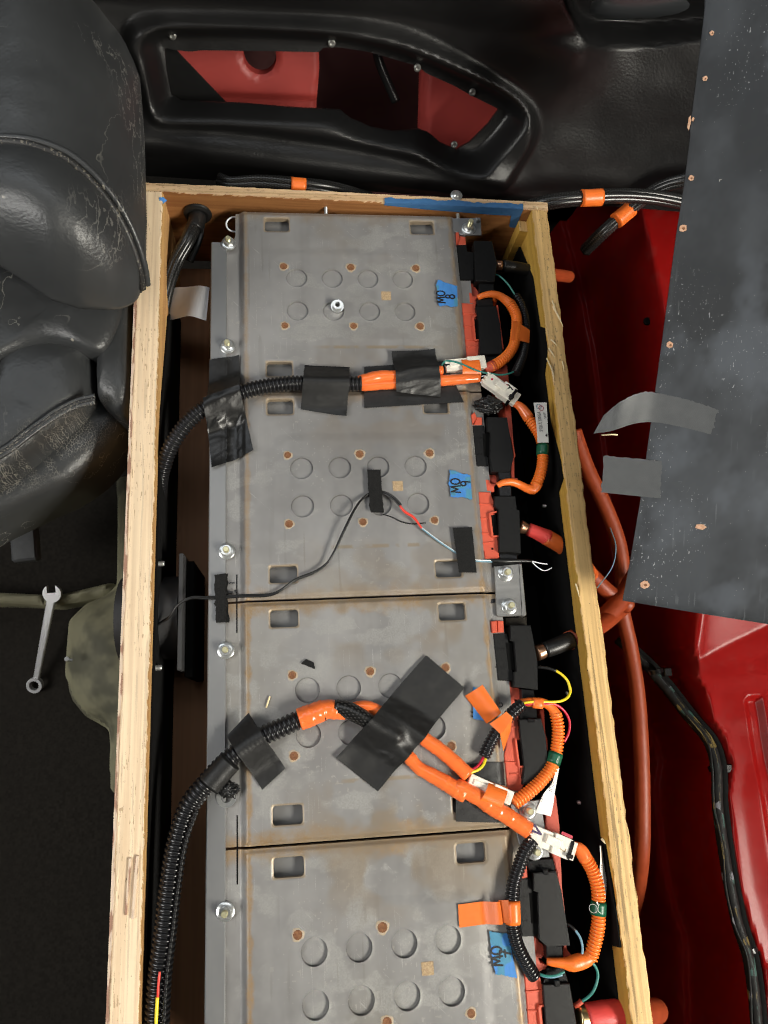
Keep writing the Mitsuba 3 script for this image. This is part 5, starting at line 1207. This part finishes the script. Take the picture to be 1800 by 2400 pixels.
k2 = lead('black corrugated sense lead with a teal wire beside the far orange loop', [
    ('teal_wire', VA, [(740, 675, -.008), (800, 700, -.006), (880, 780, -.005), (950, 890, -.006), (975, 920, -.006)], .0011, 'wire_teal', {'sides': 8}),
    ('conduit', VA, [(950, 880, -.008), (1000, 970, -.008), (1040, 1110, -.007), (1050, 1244, -.006)], .0050, 'conduit_black', cor),
    ('conduit', VB, [(1050, 80, -.006), (1035, 230, -.005), (1000, 360, -.004), (945, 480, -.003)], .0056, 'conduit_black', cor),
    ('teal_wire', VB, [(950, 450, -.002), (890, 478, 0), (800, 492, .003), (700, 480, .006), (610, 462, .008), (520, 430, .011), (420, 385, .0105), (340, 362, .009), (265, 358, .007), (228, 400, .005)], .0011, 'wire_teal', {'sides': 8})])
drape_quad('orange tape flag tying the far orange and black leads together', VB, [(905, 5, .006), (1000, 10, .006), (1082, 55, .001), (1080, 182, .001)][:0] + [(908, -40, .007), (1088, 60, -.001), (1080, 185, -.001), (905, 150, .007)], 0, hump=.0015, axis=0, seed=5)
def paper(label, f, rows, text=None, t_at=None, z0=0, size=.006, nv=8, tdir=None, mirror=False):
    k = thing('paper_label', label, 'label')
    g = np.array([[f(*a) * (1 - s) + f(*b) * s for s in np.linspace(0, 1, nv)] for a, b in rows])
    R = []
    for j in range(nv): R.append(resample(g[:, j], np.linalg.norm(np.diff(g[:, j], axis=0), axis=1).sum() / 15.5)[0])
    n_ = min(len(r) for r in R); g = np.stack([r[np.linspace(0, len(r) - 1, n_).astype(int)] for r in R], 1)
    obj(k, 'paper', shell(g, .0002), 'paper', 40)
    return k
k = paper('white printed paper label on the second orange lead beside the right board', VB, [((1122, 762, .0115), (1250, 760, .0105)), ((1140, 900, .0115), (1255, 880, .0105)), ((1155, 1040, .0100), (1262, 1030, .0095)), ((1160, 1150, .0075), (1268, 1150, .0075))])
def print_on(parent, text, f, p, q, height, z, bs='ink', up_s=1):
    """Printed text running from point p towards point q."""
    A, B = f(*p, z), f(*q, z); L = np.linalg.norm(B - A)
    m = meshkit.text_mesh(text, 1.0, .03); w_ = m.bounds[1][0]
    s_ = L / w_
    m.apply_transform(np.diag([s_, height, .005, 1]))
    obj(parent, 'print', moved(m, frame_from(A, B - A, up_s * np.cross([0, 0, 1.0], B - A))), bs, False)
print_on(k, '295L1 5SF0A', VB, (1213, 1045), (1188, 850), .0036, .0116)
print_on(k, '0302', VB, (1246, 915), (1232, 860), .0022, .0114)
obj(k, 'emblem', lathe([(.0024, 0), (.0030, 0), (.0030, .0002), (.0024, .0002)], VB(1195, 815, .0116), VB(1195, 815, .0116) + [0.1, 0, 1]), 'ink_red', False)
obj(k, 'emblem', lathe([(.0024, 0), (.0029, 0), (.0029, .0002), (.0024, .0002)], VB(1172, 800, .0118), VB(1172, 800, .0118) + [0.1, 0, 1]), 'wire_blue', False)
obj(k, 'emblem', solid(Polygon([VB(x, y, .0102)[:2] for x, y in [(1245, 1062), (1256, 1078), (1246, 1095), (1236, 1078)]]), .0101, .0104), 'ink', False)
k = lead('orange corrugated sense lead curving beside the second module with a green band', [
    ('wrap', VB, [(925, 770, .001), (960, 780, .001), (1010, 820, .0005), (1080, 920, 0)], [.0035, .0050, .0060, .0062], 'orange_gloss', {'wob': .04, 'seed': 2}),
    ('conduit', VB, [(1060, 895, 0), (1120, 980, 0), (1180, 1080, .0), (1208, 1170, .0), (1212, 1260, 0)], .0062, 'orange_conduit', cor),
    ('conduit', VC, [(1212, 90, 0), (1208, 200, -.001), (1180, 320, -.002), (1140, 410, -.003)], .0062, 'orange_conduit', cor),
    ('wrap', VC, [(1160, 380, -.003), (1120, 445, -.004), (1050, 430, -.003), (980, 395, -.002), (900, 370, .001), (820, 380, .0015), (770, 408, .000)], [.0062, .0055, .0045, .0042, .0040, .0036, .003], 'orange_tape', {'wob': .06, 'seed': 5}),
    ('green_band', VC, [(1212, 10, 0), (1210, 62, 0), (1208, 115, -.0003)], .0067, 'green_tape', {})])
k = lead('orange corrugated sense lead of the third module with a green band', [
    ('wrap', VE, [(705, 185, .004), (820, 190, .003), (900, 190, .003), (970, 215, .002), (1020, 265, .001), (1060, 330, 0)], [.0028, .0045, .0045, .0042, .0045, .0058], 'orange_tape', {'wob': .05, 'seed': 6}),
    ('conduit', VE, [(1045, 300, 0), (1070, 420, 0), (1068, 560, .0), (1045, 700, .0), (1000, 830, .001), (900, 960, .002), (780, 1070, .003), (640, 1170, .004)], .0064, 'orange_conduit', cor),
    ('green_band', VE, [(1052, 680, 0), (1036, 735, 0), (1018, 790, .0005)], .0070, 'green_tape', {})])
obj(k, 'band_mark', moved(trimesh.creation.annulus(.0030, .0033, .0002, sections=24), frame_from(VE(1075, 765, .0058), [.8, .2, -.6], [0.2, 1, 0])), 'paper', False)
k = paper('white printed paper label hanging from the third orange lead', VE, [((1035, 825, .002), (1082, 830, -.004)), ((1020, 960, .001), (1060, 950, -.003)), ((930, 1080, -.001), (1040, 1060, -.002)), ((880, 1190, -.002), (1025, 1180, -.003)), ((850, 1262, -.002), (1000, 1300, -.003))])
print_on(k, 'NTUC', VE, (1012, 1062), (1030, 965), .0036, .0008)
print_on(k, '2408-01', VE, (912, 1165), (930, 1095), .0022, .0008)
lead('yellow wire loop with a black sleeved end beside the third module', [
    ('sleeve', VD, [(870, 1010, -.010), (960, 1018, -.008), (1050, 1045, -.007)], .0016, 'shrink_black', {'sides': 8}),
    ('wire', VD, [(1045, 1042, -.007), (1110, 1085, -.006), (1165, 1150, -.005), (1190, 1240, -.004)], .0014, 'wire_yellow', {'sides': 8}),
    ('wire', VE, [(1180, 30, -.0045), (1192, 80, -.004), (1165, 140, -.001), (1100, 178, .002), (1000, 188, .005), (900, 185, .007), (800, 188, .008), (735, 198, .008)], .0014, 'wire_yellow', {'sides': 8}),
    ('wire', VE, [(365, 735, .002), (350, 790, .004), (310, 835, .006), (255, 862, .008), (195, 875, .009)], .0014, 'wire_yellow', {'sides': 8})])
lead('dark red wire curving from the third orange lead', [
    ('wire', VE, [(740, 215, .007), (830, 205, .007), (950, 205, .006), (1050, 215, .003), (1130, 275, 0), (1180, 370, -.002), (1175, 480, -.003), (1130, 575, -.003)], .0013, 'wire_red', {'sides': 8}),
    ('wire', VE, [(342, 725, .002), (310, 785, .004), (270, 825, .006), (220, 850, .008)], .0013, 'wire_red', {'sides': 8})])
obj('sense_lead_004' if 'sense_lead_004' in labels else 'sense_lead', 'tie_band', tube(zpts(VE, [(825, 195, .006), (870, 200, .0065), (918, 205, .006)]), .0052, squash=.6)[0], 'orange_tape', True)
lead('short black corrugated conduit under the slanting orange tape flag', [
    ('conduit', VE, [(720, 215, .008), (660, 260, .009), (600, 320, .010), (520, 420, .0095), (450, 520, .0085), (400, 610, .0075), (350, 720, .006)], .0062, 'conduit_black', dict(pitch=.0034, depth=.22, sides=18))])
over(zpts(VE, [(720, 215, .008), (600, 320, .010), (450, 520, .0085), (350, 720, .006)]), .0062)
# the flags of orange tape on the black conduits
g = bil([VE(185, 125, .012), VE(335, 20, .012), VE(520, 290, .014), VE(400, 400, .012)], 20, 14)
u_ = np.linspace(0, 1, 20)[:, None]; g[..., 2] += .0012 * np.sin(u_ * math.pi) - .010 * (1 - u_)**1.5
k = whole('tape_flag', shell(g, .0003), 'orange_tape', 'slanting orange tape flag round the short black conduit', 'tape', smooth=40)
scene.pop(k)
obj(k, 'flag', shell(g, .0003), 'orange_tape', 40)
g = bil([VE(398, 400, .0135), VE(565, 280, .0175), VE(628, 342, .0180), VE(507, 502, .0165)], 20, 16); v_ = np.linspace(-1, 1, 20)[:, None]; g[..., 2] += .0012 * (1 - v_**2) + .0015
obj(k, 'wrap', shell(g, .0003), 'orange_tape', 40)
g = bil([VE(507, 500, .0165), VE(628, 342, .0178), VE(605, 480, .004), VE(540, 665, .001)], 16, 12)
obj(k, 'tail', shell(g, .0003), 'orange_tape', 40)
k4 = lead('orange corrugated sense lead of the nearest module with a marked green band', [
    ('wrap', VF, [(1205, 610, .001), (1250, 610, .0015), (1300, 650, .001), (1340, 720, .0005)], [.0042, .0062, .0066, .0066], 'orange_gloss', {'wob': .04, 'seed': 3}),
    ('conduit', VF, [(1325, 690, .001), (1390, 800, .0), (1440, 930, 0), (1462, 1060, 0), (1464, 1180, 0), (1468, 1244, 0)], .0066, 'orange_conduit', cor),
    ('conduit', VG, [(1466, 150, 0), (1462, 270, 0), (1440, 400, -.001), (1400, 560, -.002), (1385, 610, -.002)], .0066, 'orange_conduit', cor),
    ('wrap', VG, [(1400, 570, -.002), (1340, 620, -.002), (1270, 640, -.001), (1190, 660, .0005), (1110, 650, .001), (1030, 645, .001), (960, 635, -.001)], [.0058, .0062, .0072, .0068, .0045, .0038, .003], 'orange_tape', {'wob': .06, 'seed': 8}),
    ('green_band', VG, [(1464, 55, 0), (1462, 120, 0), (1460, 185, 0)], .0072, 'green_tape', {})])
for x in (1412, 1485):
    obj(k4, 'band_mark', moved(trimesh.creation.annulus(.0036, .0039, .0002, sections=26), frame_from(VG(x, 122, .0066 if x > 1450 else .0056), [1, 0, -.5 if x > 1450 else .6], [0, 1, 0])), 'paper', False)
obj(k4, 'band_mark', solid(Polygon([VG(x, y, .0073)[:2] for x, y in [(1440, 60), (1455, 52), (1462, 85), (1448, 80)]]), .0070, .0073), 'paper', False)
k = paper('narrow white paper label standing on edge by the nearest orange lead', VF, [((1478, 590, .004), (1500, 590, -.012)), ((1480, 750, .004), (1520, 750, -.010)), ((1470, 930, .004), (1540, 930, -.006)), ((1450, 1095, .005), (1535, 1105, -.001))])
print_on(k, '295L1 5SF', VF, (1508, 960), (1508, 770), .0030, .0018)
lead('black corrugated conduit curving over the nearest terminal block', [
    ('conduit', VF, [(820, 540, .004), (750, 640, .006), (690, 790, .007), (640, 950, .0075), (622, 1120, .0078), (622, 1200, .008)], .0066, 'conduit_black', dict(pitch=.0032, depth=.2, sides=18)),
    ('conduit', VG, [(622, 50, .008), (630, 280, .0078), (665, 450, .006), (730, 600, .004), (800, 720, .002), (845, 790, .001)], .0064, 'conduit_black', dict(pitch=.0032, depth=.2, sides=18))])
over(zpts(VG, [(622, -60, .008), (622, 50, .008), (630, 280, .0078), (665, 450, .006)]), .0066)
lead('teal wire leaving the curved black conduit under the nearest orange lead', [
    ('wire', VG, [(880, 755, .001), (950, 778, .002), (1040, 775, .003), (1130, 735, .003)], .0013, 'wire_teal', {'sides': 8}),
    ('wire', VG, [(895, 765, .001), (960, 785, .002), (1040, 785, .003), (1110, 765, .003)], .0012, 'wire_blue', {'sides': 8}),
    ('wire', VG, [(1320, 632, .001), (1390, 640, .001), (1445, 710, -.001), (1455, 800, -.003), (1420, 910, -.004), (1370, 975, -.006), (1300, 1025, -.008)], .0013, 'wire_teal', {'sides': 8}),
    ('splice', VG, [(1300, 1020, -.008), (1265, 1050, -.009), (1230, 1072, -.010)], .0024, 'red_base', {'sides': 10})])
lead('pale blue wire beside the nearest black terminal cover', [
    ('sleeve', VG, [(1140, 265, -.006), (1190, 290, -.004), (1240, 335, -.003)], .0014, 'shrink_black', {'sides': 8}),
    ('wire', VG, [(1235, 330, -.003), (1285, 405, -.002), (1308, 500, -.001), (1300, 590, 0)], .0012, 'wire_blue', {'sides': 8})])
g = bil([VG(98, 85, .003), VG(490, 42, .006), VG(520, 262, .006), VG(112, 310, .003)], 24, 14)
u_ = np.linspace(0, 1, 24)[:, None]; g[..., 2] = top_z(g[..., 0], g[..., 1]) + .0014 + .009 * sst(.55, 1.0, u_)
k = thing('tape_flag', 'orange tape flag lying flat on the nearest module round the black conduit', 'tape')
obj(k, 'flag', shell(g, .0003), 'orange_tape', 40)
pp = zpts(VG, [(622, 42, .008), (627, 155, .0082), (632, 268, .0078)]); obj(k, 'wrap', tube(pp, .0073, wob=.015)[0], 'orange_tape', True)
g = bil([VG(488, 42, .008), VG(585, 38, .0148), VG(605, 265, .0148), VG(518, 262, .008)], 12, 12); obj(k, 'web', shell(g, .0003), 'orange_tape', 40)
for f, pts in [(VB, [(612, 510, .006), (640, 500, .006), (665, 510, .005)]), (VB, [(612, 540, .005), (640, 535, .005)]), (VB, [(605, 565, .004), (640, 555, .004)])]:
    hose('connector', 'pigtail', zpts(f, pts), .0007, 'wire_white', sides=6)

# ------------------------------------------------------------------ ventilation duct through the left board
V5 = view(0, 1200, 900)
yA, yB = D(360, 1205, -.03)[1], D(360, 1452, -.03)[1]
yc = (yA + yB) / 2
dk = thing('duct', 'black round ventilation duct through the left board with a square flange', 'duct')
def xtube(x0, x1, r, th=.003, seg=48, z=-.060):
    return lathe([(r - th, 0), (r, 0), (r, abs(x1 - x0)), (r - th, abs(x1 - x0)), (r - th, 0)], [x0, yc, z], [x1, yc, z], seg)
obj(dk, 'pipe', xtube(-.123, -.062, .043), 'duct_grey')
obj(dk, 'flange', rbox(-.0600, -.0555, yB, yA, -.115, -.010, .0006), 'duct_grey', 20)
obj(dk, 'back_box', rbox(-.0555, -.0475, yB - .006, yA - .004, -.118, -.030, .001), 'void', False)
obj(dk, 'mouth', lathe([(0, 0), (.040, 0), (.040, .001), (0, .001)], [-.121, yc, -.06], [-1, yc, -.06], 40), 'void')

# ------------------------------------------------------------------ wrench and other small things on the floor
wz = -.262
wk = thing('wrench', 'small chrome combination wrench lying on the dark floor left of the box', 'wrench')
VW2 = view(0, 1300, 500)
e0, e1 = VW2(408, 300, -.292), VW2(273, 1012, -.345)
fw = frame_from(e1, e0 - e1, np.cross([0, 0, 1.0], e0 - e1)); Lw = np.linalg.norm(e0 - e1)
def wl(poly, a, b): return moved(solid(poly, a, b), fw)
rb_ = .0106; ro_ = .0122
box_ring = Point(0, 0).buffer(rb_, 24).difference(Polygon([((.0070 if i % 2 else .0061) * math.cos(i * math.pi / 12), (.0070 if i % 2 else .0061) * math.sin(i * math.pi / 12)) for i in range(24)]))
jaw = Point(Lw, 0).buffer(ro_, 24).difference(LineString([(Lw + .001, .0005), (Lw + .02, .006)]).buffer(.0058, cap_style=2))
hndl = Polygon([(.0085, -.0040), (Lw - .008, -.0058), (Lw - .008, .0058), (.0085, .0040)])
obj(wk, 'shaft', moved(prism(np.array(hndl.exterior.coords), -.0022, .0022, .0012), fw), 'chrome', 25)
obj(wk, 'ring_end', wl(box_ring, -.0035, .0040), 'chrome', 25)
obj(wk, 'jaw_end', wl(jaw, -.0028, .0028), 'chrome', 25)
pan = LineString([(Lw * .32, 0), (Lw * .66, 0)]).buffer(.0030).difference(LineString([(Lw * .32, 0), (Lw * .66, 0)]).buffer(.0024))
obj(wk, 'panel_rim', wl(pan, .0021, .0026), 'chrome', 25)
r_ = np.random.default_rng(5); st_ = []
for i in range(14):
    a = Lw * (.64 - .022 * i); st_.append(shapely.box(a, -.0014, a + .0008 + .0008 * r_.random(), .0014 - .001 * r_.random()))
obj(wk, 'raised_marks', wl(shapely.union_all(st_), .0021, .0025), 'chrome', 25)
p = VW2(522, 812, -.253); whole('hex_bolt', cat([hexnut(p, .0032, .003, p[2], .3), lathe([(0, 0), (.0017, 0), (.0017, .007), (0, .007)], p + [0, 0, .0015], p + [.9, -.2, -.1], 10)]), 'zinc', 'tiny zinc bolt lying on the olive tunnel cover', 'bolt')
p = D(60, 1160, -.26)
kk = thing('plastic_bracket', 'grey plastic clip on the dark floor under the seat', 'clip')
obj(kk, 'body', moved(rbox(-.016, .016, -.034, .03, 0, .02, .003), frame_from(p, [1, .1, 0], [-.1, 1, 0.1])), 'duct_tape', 25)
obj(kk, 'wing', moved(rbox(-.028, -.014, -.002, .022, .004, .018, .003), frame_from(p, [1, .1, 0], [-.1, 1, 0.1])), 'duct_tape', 25)
m, uv = tube([V5(1150, 845, .0012), V5(1158, 820, .0018), V5(1166, 796, .0013)], .0009, sides=6); whole('wood_shaving', m, 'splinter', 'tiny wood shaving lying on the third module', 'shaving')

# ------------------------------------------------------------------ leather seat on the left
def catmull(pts, n=8, closed=True):
    p = np.asarray(pts, float)
    q = np.vstack([p[-1:], p, p[:2]]) if closed else np.vstack([2 * p[0] - p[1], p, 2 * p[-1] - p[-2]])
    out = []
    for i in range(1, len(q) - 2):
        t = np.linspace(0, 1, n, endpoint=False)[:, None]; a_, b_, c_, d_ = q[i - 1:i + 3]
        out.append(0.5 * ((2 * b_) + (c_ - a_) * t + (2 * a_ - 5 * b_ + 4 * c_ - d_) * t**2 + (3 * b_ - a_ - 3 * c_ + d_) * t**3))
    return np.vstack(out + ([] if closed else [p[-1:]]))
def wrinkle(v, amp, seed, sc=16):
    return amp * (meshkit.fbm(v * sc + seed * 7.3, 4, seed) - .5) * 2
def pillow(parent, name, pts, zrim, bulge, e=0.55, bsdf='leather', seed=0, wr=.004, rings=30, drop=.05, tilt=None, cz=None):
    """A padded piece: its rim runs along the outline (x, y[, z] with x, y as in the photo) and it swells by bulge towards the middle."""
    o = np.array([(*p, zrim) if len(p) == 2 else p for p in pts], float)
    o = catmull(o, 8)
    w3 = np.array([D(x, y, z) for x, y, z in o])
    c = w3.mean(0)
    if cz is not None: c[2] = cz
    V = [w3 - [0, 0, drop]]
    for k in range(rings):
        f = k / (rings - 1) * math.pi / 2
        rho, h = math.cos(f) ** e, math.sin(f) ** e
        q = c + (w3 - c) * rho
        q[:, 2] = (w3[:, 2] * rho**2 + c[2] * (1 - rho**2)) + bulge * h
        if tilt is not None: q[:, 2] += h * ((q[:, 0] - c[0]) * tilt[0] + (q[:, 1] - c[1]) * tilt[1])
        q[:, 2] += wrinkle(q, wr, seed) * h
        V.append(q)
    n, m = len(w3), len(V)
    V = np.array(V).reshape(-1, 3)
    i, j = np.meshgrid(np.arange(m - 1), np.arange(n), indexing='ij')
    q = np.stack([i * n + j, i * n + (j + 1) % n, (i + 1) * n + (j + 1) % n, (i + 1) * n + j], -1).reshape(-1, 4)
    mesh = trimesh.Trimesh(V, np.vstack([q[:, [0, 1, 2]], q[:, [0, 2, 3]]]), process=False)
    trimesh.repair.fix_normals(mesh)
    if mesh.face_normals[len(q) // 2:len(q), 2].mean() < 0: mesh.invert()
    return obj(parent, name, mesh, bsdf, True)
seat = thing('leather_seat', 'worn black leather car seat with cracked bolsters left of the box', 'seat')
# the back: a long roll running away from the camera, closed by a piped end panel
RS = np.array([(40, -260), (130, -180), (190, -60), (245, 38), (278, 95), (303, 170), (313, 300), (318, 480), (316, 560), (311, 600), (308, 640)], float)
ARC = np.array([(-230, 400), (-180, 345), (-120, 322), (-40, 309), (0, 305), (70, 311), (140, 342), (200, 392), (250, 455), (284, 525), (303, 590), (309, 632)], float)
XC, Z0_, HR = 40.0, .055, .115
def xr(y): return np.interp(y, RS[:, 1], RS[:, 0])
cols = []
arc_w = []
for f in np.linspace(-1.25, math.pi / 2 + .5, 56):
    ff = min(f, math.pi / 2)
    s_ = math.sin(ff)
    ye = 300.0
    for _ in range(20):                                       # where this line of the roll meets the end panel
        xd = XC + (xr(ye) - XC) * s_
        ye = 0.5 * ye + 0.5 * np.interp(xd, ARC[:, 0], ARC[:, 1])
    col = []
    for y in np.linspace(-250, ye, 60):
        under = max(0, f - math.pi / 2)
        xd = XC + (xr(y) - XC) * s_ - under * 26
        col.append(D(xd, y, Z0_ + HR * math.cos(f) if f < math.pi / 2 else Z0_ - under * .09))
    cols.append(col)
    if f <= math.pi / 2: arc_w.append((xd, ye, Z0_ + HR * math.cos(ff)))
g = np.array(cols)
g[..., 2] += wrinkle(g, .0035, 3, 13)
m = shell(g, .002); obj(seat, 'backrest', m, 'leather', 60)
aw = np.array(arc_w)
low = [(304, 630, .056), (299, 644, .060), (285, 658, .068), (262, 667, .076), (240, 670, .082), (175, 668, .092), (110, 648, .100), (50, 606, .108), (0, 575, .114), (-80, 540, .12), (-180, 490, .12), (-330, 450, .12)]
LW = np.array(low)[::-1]
rows = []
for x, y, z in aw[::1]:
    xx = min(x, 303.5)
    yl, zl = np.interp(xx, LW[:, 0], LW[:, 1]), np.interp(xx, LW[:, 0], LW[:, 2])
    ln = max(yl - y, 6) / 330
    r = []
    for v in np.linspace(0, 1, 46):
        zz = z + (zl - z) * v + .034 * min(ln, 1) * math.sin(math.pi * v ** .85) ** .8
        r.append(D(xx, y + (yl - y) * v, zz))
    for q in (1, 2, 3, 4):                                      # tucked under
        r.append(D(xx, yl - 5 * q * q * min(ln, 1), zl - .013 * q))
    rows.append(r)
g = np.array(rows); g[..., 2] += wrinkle(g, .0016, 6, 14) * np.r_[np.sin(np.linspace(0, math.pi, 46)), np.zeros(4)][None]
obj(seat, 'end_panel', shell(g, .0015), 'leather', 60)
ap = [D(x, y, z + .0012) for x, y, z in aw[::3]] 
hose(seat, 'piping', ap, .0034, 'piping', wob=.06, step=.002, sides=12)
hose(seat, 'piping', [p + np.array([.0045, .005, -.0005]) for p in ap], .0032, 'leather', wob=.04, sides=12)
pillow(seat, 'neck_panel', [(-120, 560), (40, 590), (120, 625), (200, 640), (252, 650), (268, 672), (250, 740), (214, 772), (130, 752), (60, 762), (-120, 820)], .0, .022, .6, seed=9)
pillow(seat, 'side_bolster', [(256, 650), (290, 632), (294, 760), (291, 868), (268, 903), (224, 876), (216, 850), (218, 778), (244, 735)], -.022, .030, .7, seed=11, wr=.002)
pillow(seat, 'lower_band', [(150, 830), (250, 884), (292, 898), (272, 950), (216, 1022), (150, 1068), (90, 1095), (0, 1138), (-160, 1210), (-260, 1100), (-100, 900)], -.075, .040, .5, seed=15)
pillow(seat, 'cushion', [(-200, 900), (-60, 885), (0, 855), (38, 785), (80, 758), (130, 750), (206, 768), (213, 800), (212, 850), (192, 905), (120, 972), (40, 1040), (-60, 1095), (-200, 1130)], -.035, .050, .55, seed=13, wr=.004)
sp_ = [(-40, 1002), (20, 968), (70, 930), (120, 895), (165, 872), (205, 862)]
for o, bs_ in ((0, 'piping'), (-7, 'leather'), (7, 'leather')):
    hose(seat, 'seam', [D(x, y + o, .012 + .0 * o) for x, y in sp_], .0024, bs_, wob=.12, sides=10, step=.002)

# ------------------------------------------------------------------ the black painted panel leaning on the right
PA, PB, PC = D(1345, 1298, .050), D(1659, 1349, .095), D(1533, -60, .29)
ex = (PB - PA) / np.linalg.norm(PB - PA); nrm = np.cross(ex, PC - PA); nrm /= np.linalg.norm(nrm)
LF = frame_from(PA, ex, PC - PA); LI = np.linalg.inv(LF)
def lp(x, y, lift=0.0):
    p = onplane(x, y, PA, LF[:3, 2]); return p + LF[:3, 2] * lift
def lq(x, y): return (LI @ np.r_[lp(x, y), 1])[:2]
out = [lq(*p) for p in [(1345, 1298), (1500, 1324), (1659, 1349), (1790, 1370), (1900, -80), (1527, -80), (1524, 10), (1511, 120), (1496, 240), (1489, 268), (1492, 290), (1478, 400), (1462, 500), (1430, 740), (1400, 960), (1383, 1085), (1362, 1210)]]
lid = thing('panel', 'scratched black painted plywood panel leaning over the right side of the box', 'panel')
pgl = Polygon(out).buffer(0)
lm = cut_grid(pgl, .0035, lambda u, v, d: -.0012 * (1 - sst(0, .0022, d)) + .0005 * (meshkit.fbm(np.stack([u * 40, v * 12, u * 0], -1), 3, 2) - .5), frame=LF, skirt=.0)
obj(lid, 'face', lm, 'lid_paint', True)
obj(lid, 'board', moved(solid(pgl, -.0165, -.0016), LF), 'lid_paint', False)
for (x, y, r) in [(1538, 72, .0022), (1523, 170, .0025), (1493, 385, .0028), (1475, 493, .0040), (1447, 745, .0036), (1393, 1262, .0048)]:
    c = lp(x, y, .0002); n3 = LF[:3, 2]
    an = np.linspace(0, 2 * np.pi, 18, endpoint=False); r_ = np.random.default_rng(int(x)); rr = r * .8 * (.85 + .35 * r_.random(18))
    ring_ = Polygon(np.c_[rr * np.cos(an), rr * np.sin(an)])
    fr_ = frame_from(lp(x, y, 0), LF[:3, 0], LF[:3, 1])
    hk = obj(lid, 'screw_hole', moved(solid(ring_, .0002, .0007), fr_), 'raw_wood', False)
    obj(hk, 'hole', moved(solid(Point(r * .15, -r * .1).buffer(r * .3), .0004, .0008), fr_), 'rust', False)
for (x, y, w, h_) in [(1514, 1138, .0055, .0030), (1489, 266, .0014, .007), (1497, 258, .0012, .002)]:
    c = lp(x, y, 0); q = np.array([[-w, -h_ * .6], [w * .4, -h_], [w, h_ * .2], [w * .3, h_], [-w * .8, h_ * .7]]) * .9
    m = solid(Polygon(q), .0002, .0006); obj(lid, 'chip', moved(m, frame_from(c, LF[:3, 0], LF[:3, 1])), 'raw_wood', False)
def ltape(label, rows, bs='duct_tape', seed=0, n_=26):
    """Duct tape over the panel's edge: rows of (x, y, lift) pairs along its length."""
    a = resample([lp(*r[0]) for r in rows], .002)[0]; b = resample([lp(*r[1]) for r in rows], .002)[0]
    k_ = min(len(a), len(b)); a, b = a[np.linspace(0, len(a) - 1, k_).astype(int)], b[np.linspace(0, len(b) - 1, k_).astype(int)]
    v = np.linspace(0, 1, 14)[None, :, None]
    r_ = np.random.default_rng(seed)
    g = a[:, None] * (1 - v) + b[:, None] * v
    d = a[-1] - a[-2]; d /= np.linalg.norm(d)
    g[-1] += np.abs(r_.normal(0, .0007, (14, 1))) * d
    if seed != 3: g[0] -= np.abs(r_.normal(0, .0007, (14, 1))) * d
    e_ = r_.normal(0, .0003, (k_, 1)) ; g[:, 0] += e_ * (b - a) / np.linalg.norm(b - a, axis=1)[:, None] * 1.0
    return whole('duct_tape', shell(g, .0003), bs, label, 'tape', smooth=40)
ltape('curling grey duct tape strip hanging off the left edge of the black panel', [((1305, 897, .010), (1283, 936, .006)), ((1340, 868, .012), (1322, 930, .010)), ((1385, 848, .006), (1370, 915, .006)), ((1425, 850, .0012), (1412, 912, .0012)), ((1480, 862, .001), (1470, 922, .001)), ((1549, 884, .001), (1535, 938, .001))], seed=3)
ltape('square grey duct tape piece on the left edge of the black panel', [((1307, 984, .003), (1300, 1063, .002)), ((1370, 990, .001), (1362, 1070, .001)), ((1429, 996, .001), (1425, 1076, .001))], seed=4)
m, uv = tube([lp(1300, 940, .0), lp(1320, 938, .004), lp(1334, 939, .001)], .0007, sides=6); whole('wood_shaving', m, 'splinter', 'thin wood sliver stuck to the curling duct tape', 'shaving')

GROUPS = {'terminal block': 'terminal blocks along the right side of the modules', 'connector': 'white plugs of the sense leads', 'lead': 'sense leads on the right side of the modules', 'power cable': 'power cables leaving the terminals',
          'bracket': 'brackets joining the modules', 'bolt': 'small bolts in and around the box', 'cable bundle': 'black cable bundles', 'label': 'white paper labels on the leads', 'tape label': 'blue tape labels on the modules',
          'conduit': 'orange conduits right of the box', 'wire harness': 'wire harnesses across the modules', 'ceiling light': 'ceiling lights', 'shaving': 'wood shavings', 'tape': 'tape pieces on the modules, box and panel'}
for _k, _v in labels.items():
    if _v.get('category') in GROUPS: _v['group'] = GROUPS[_v['category']]
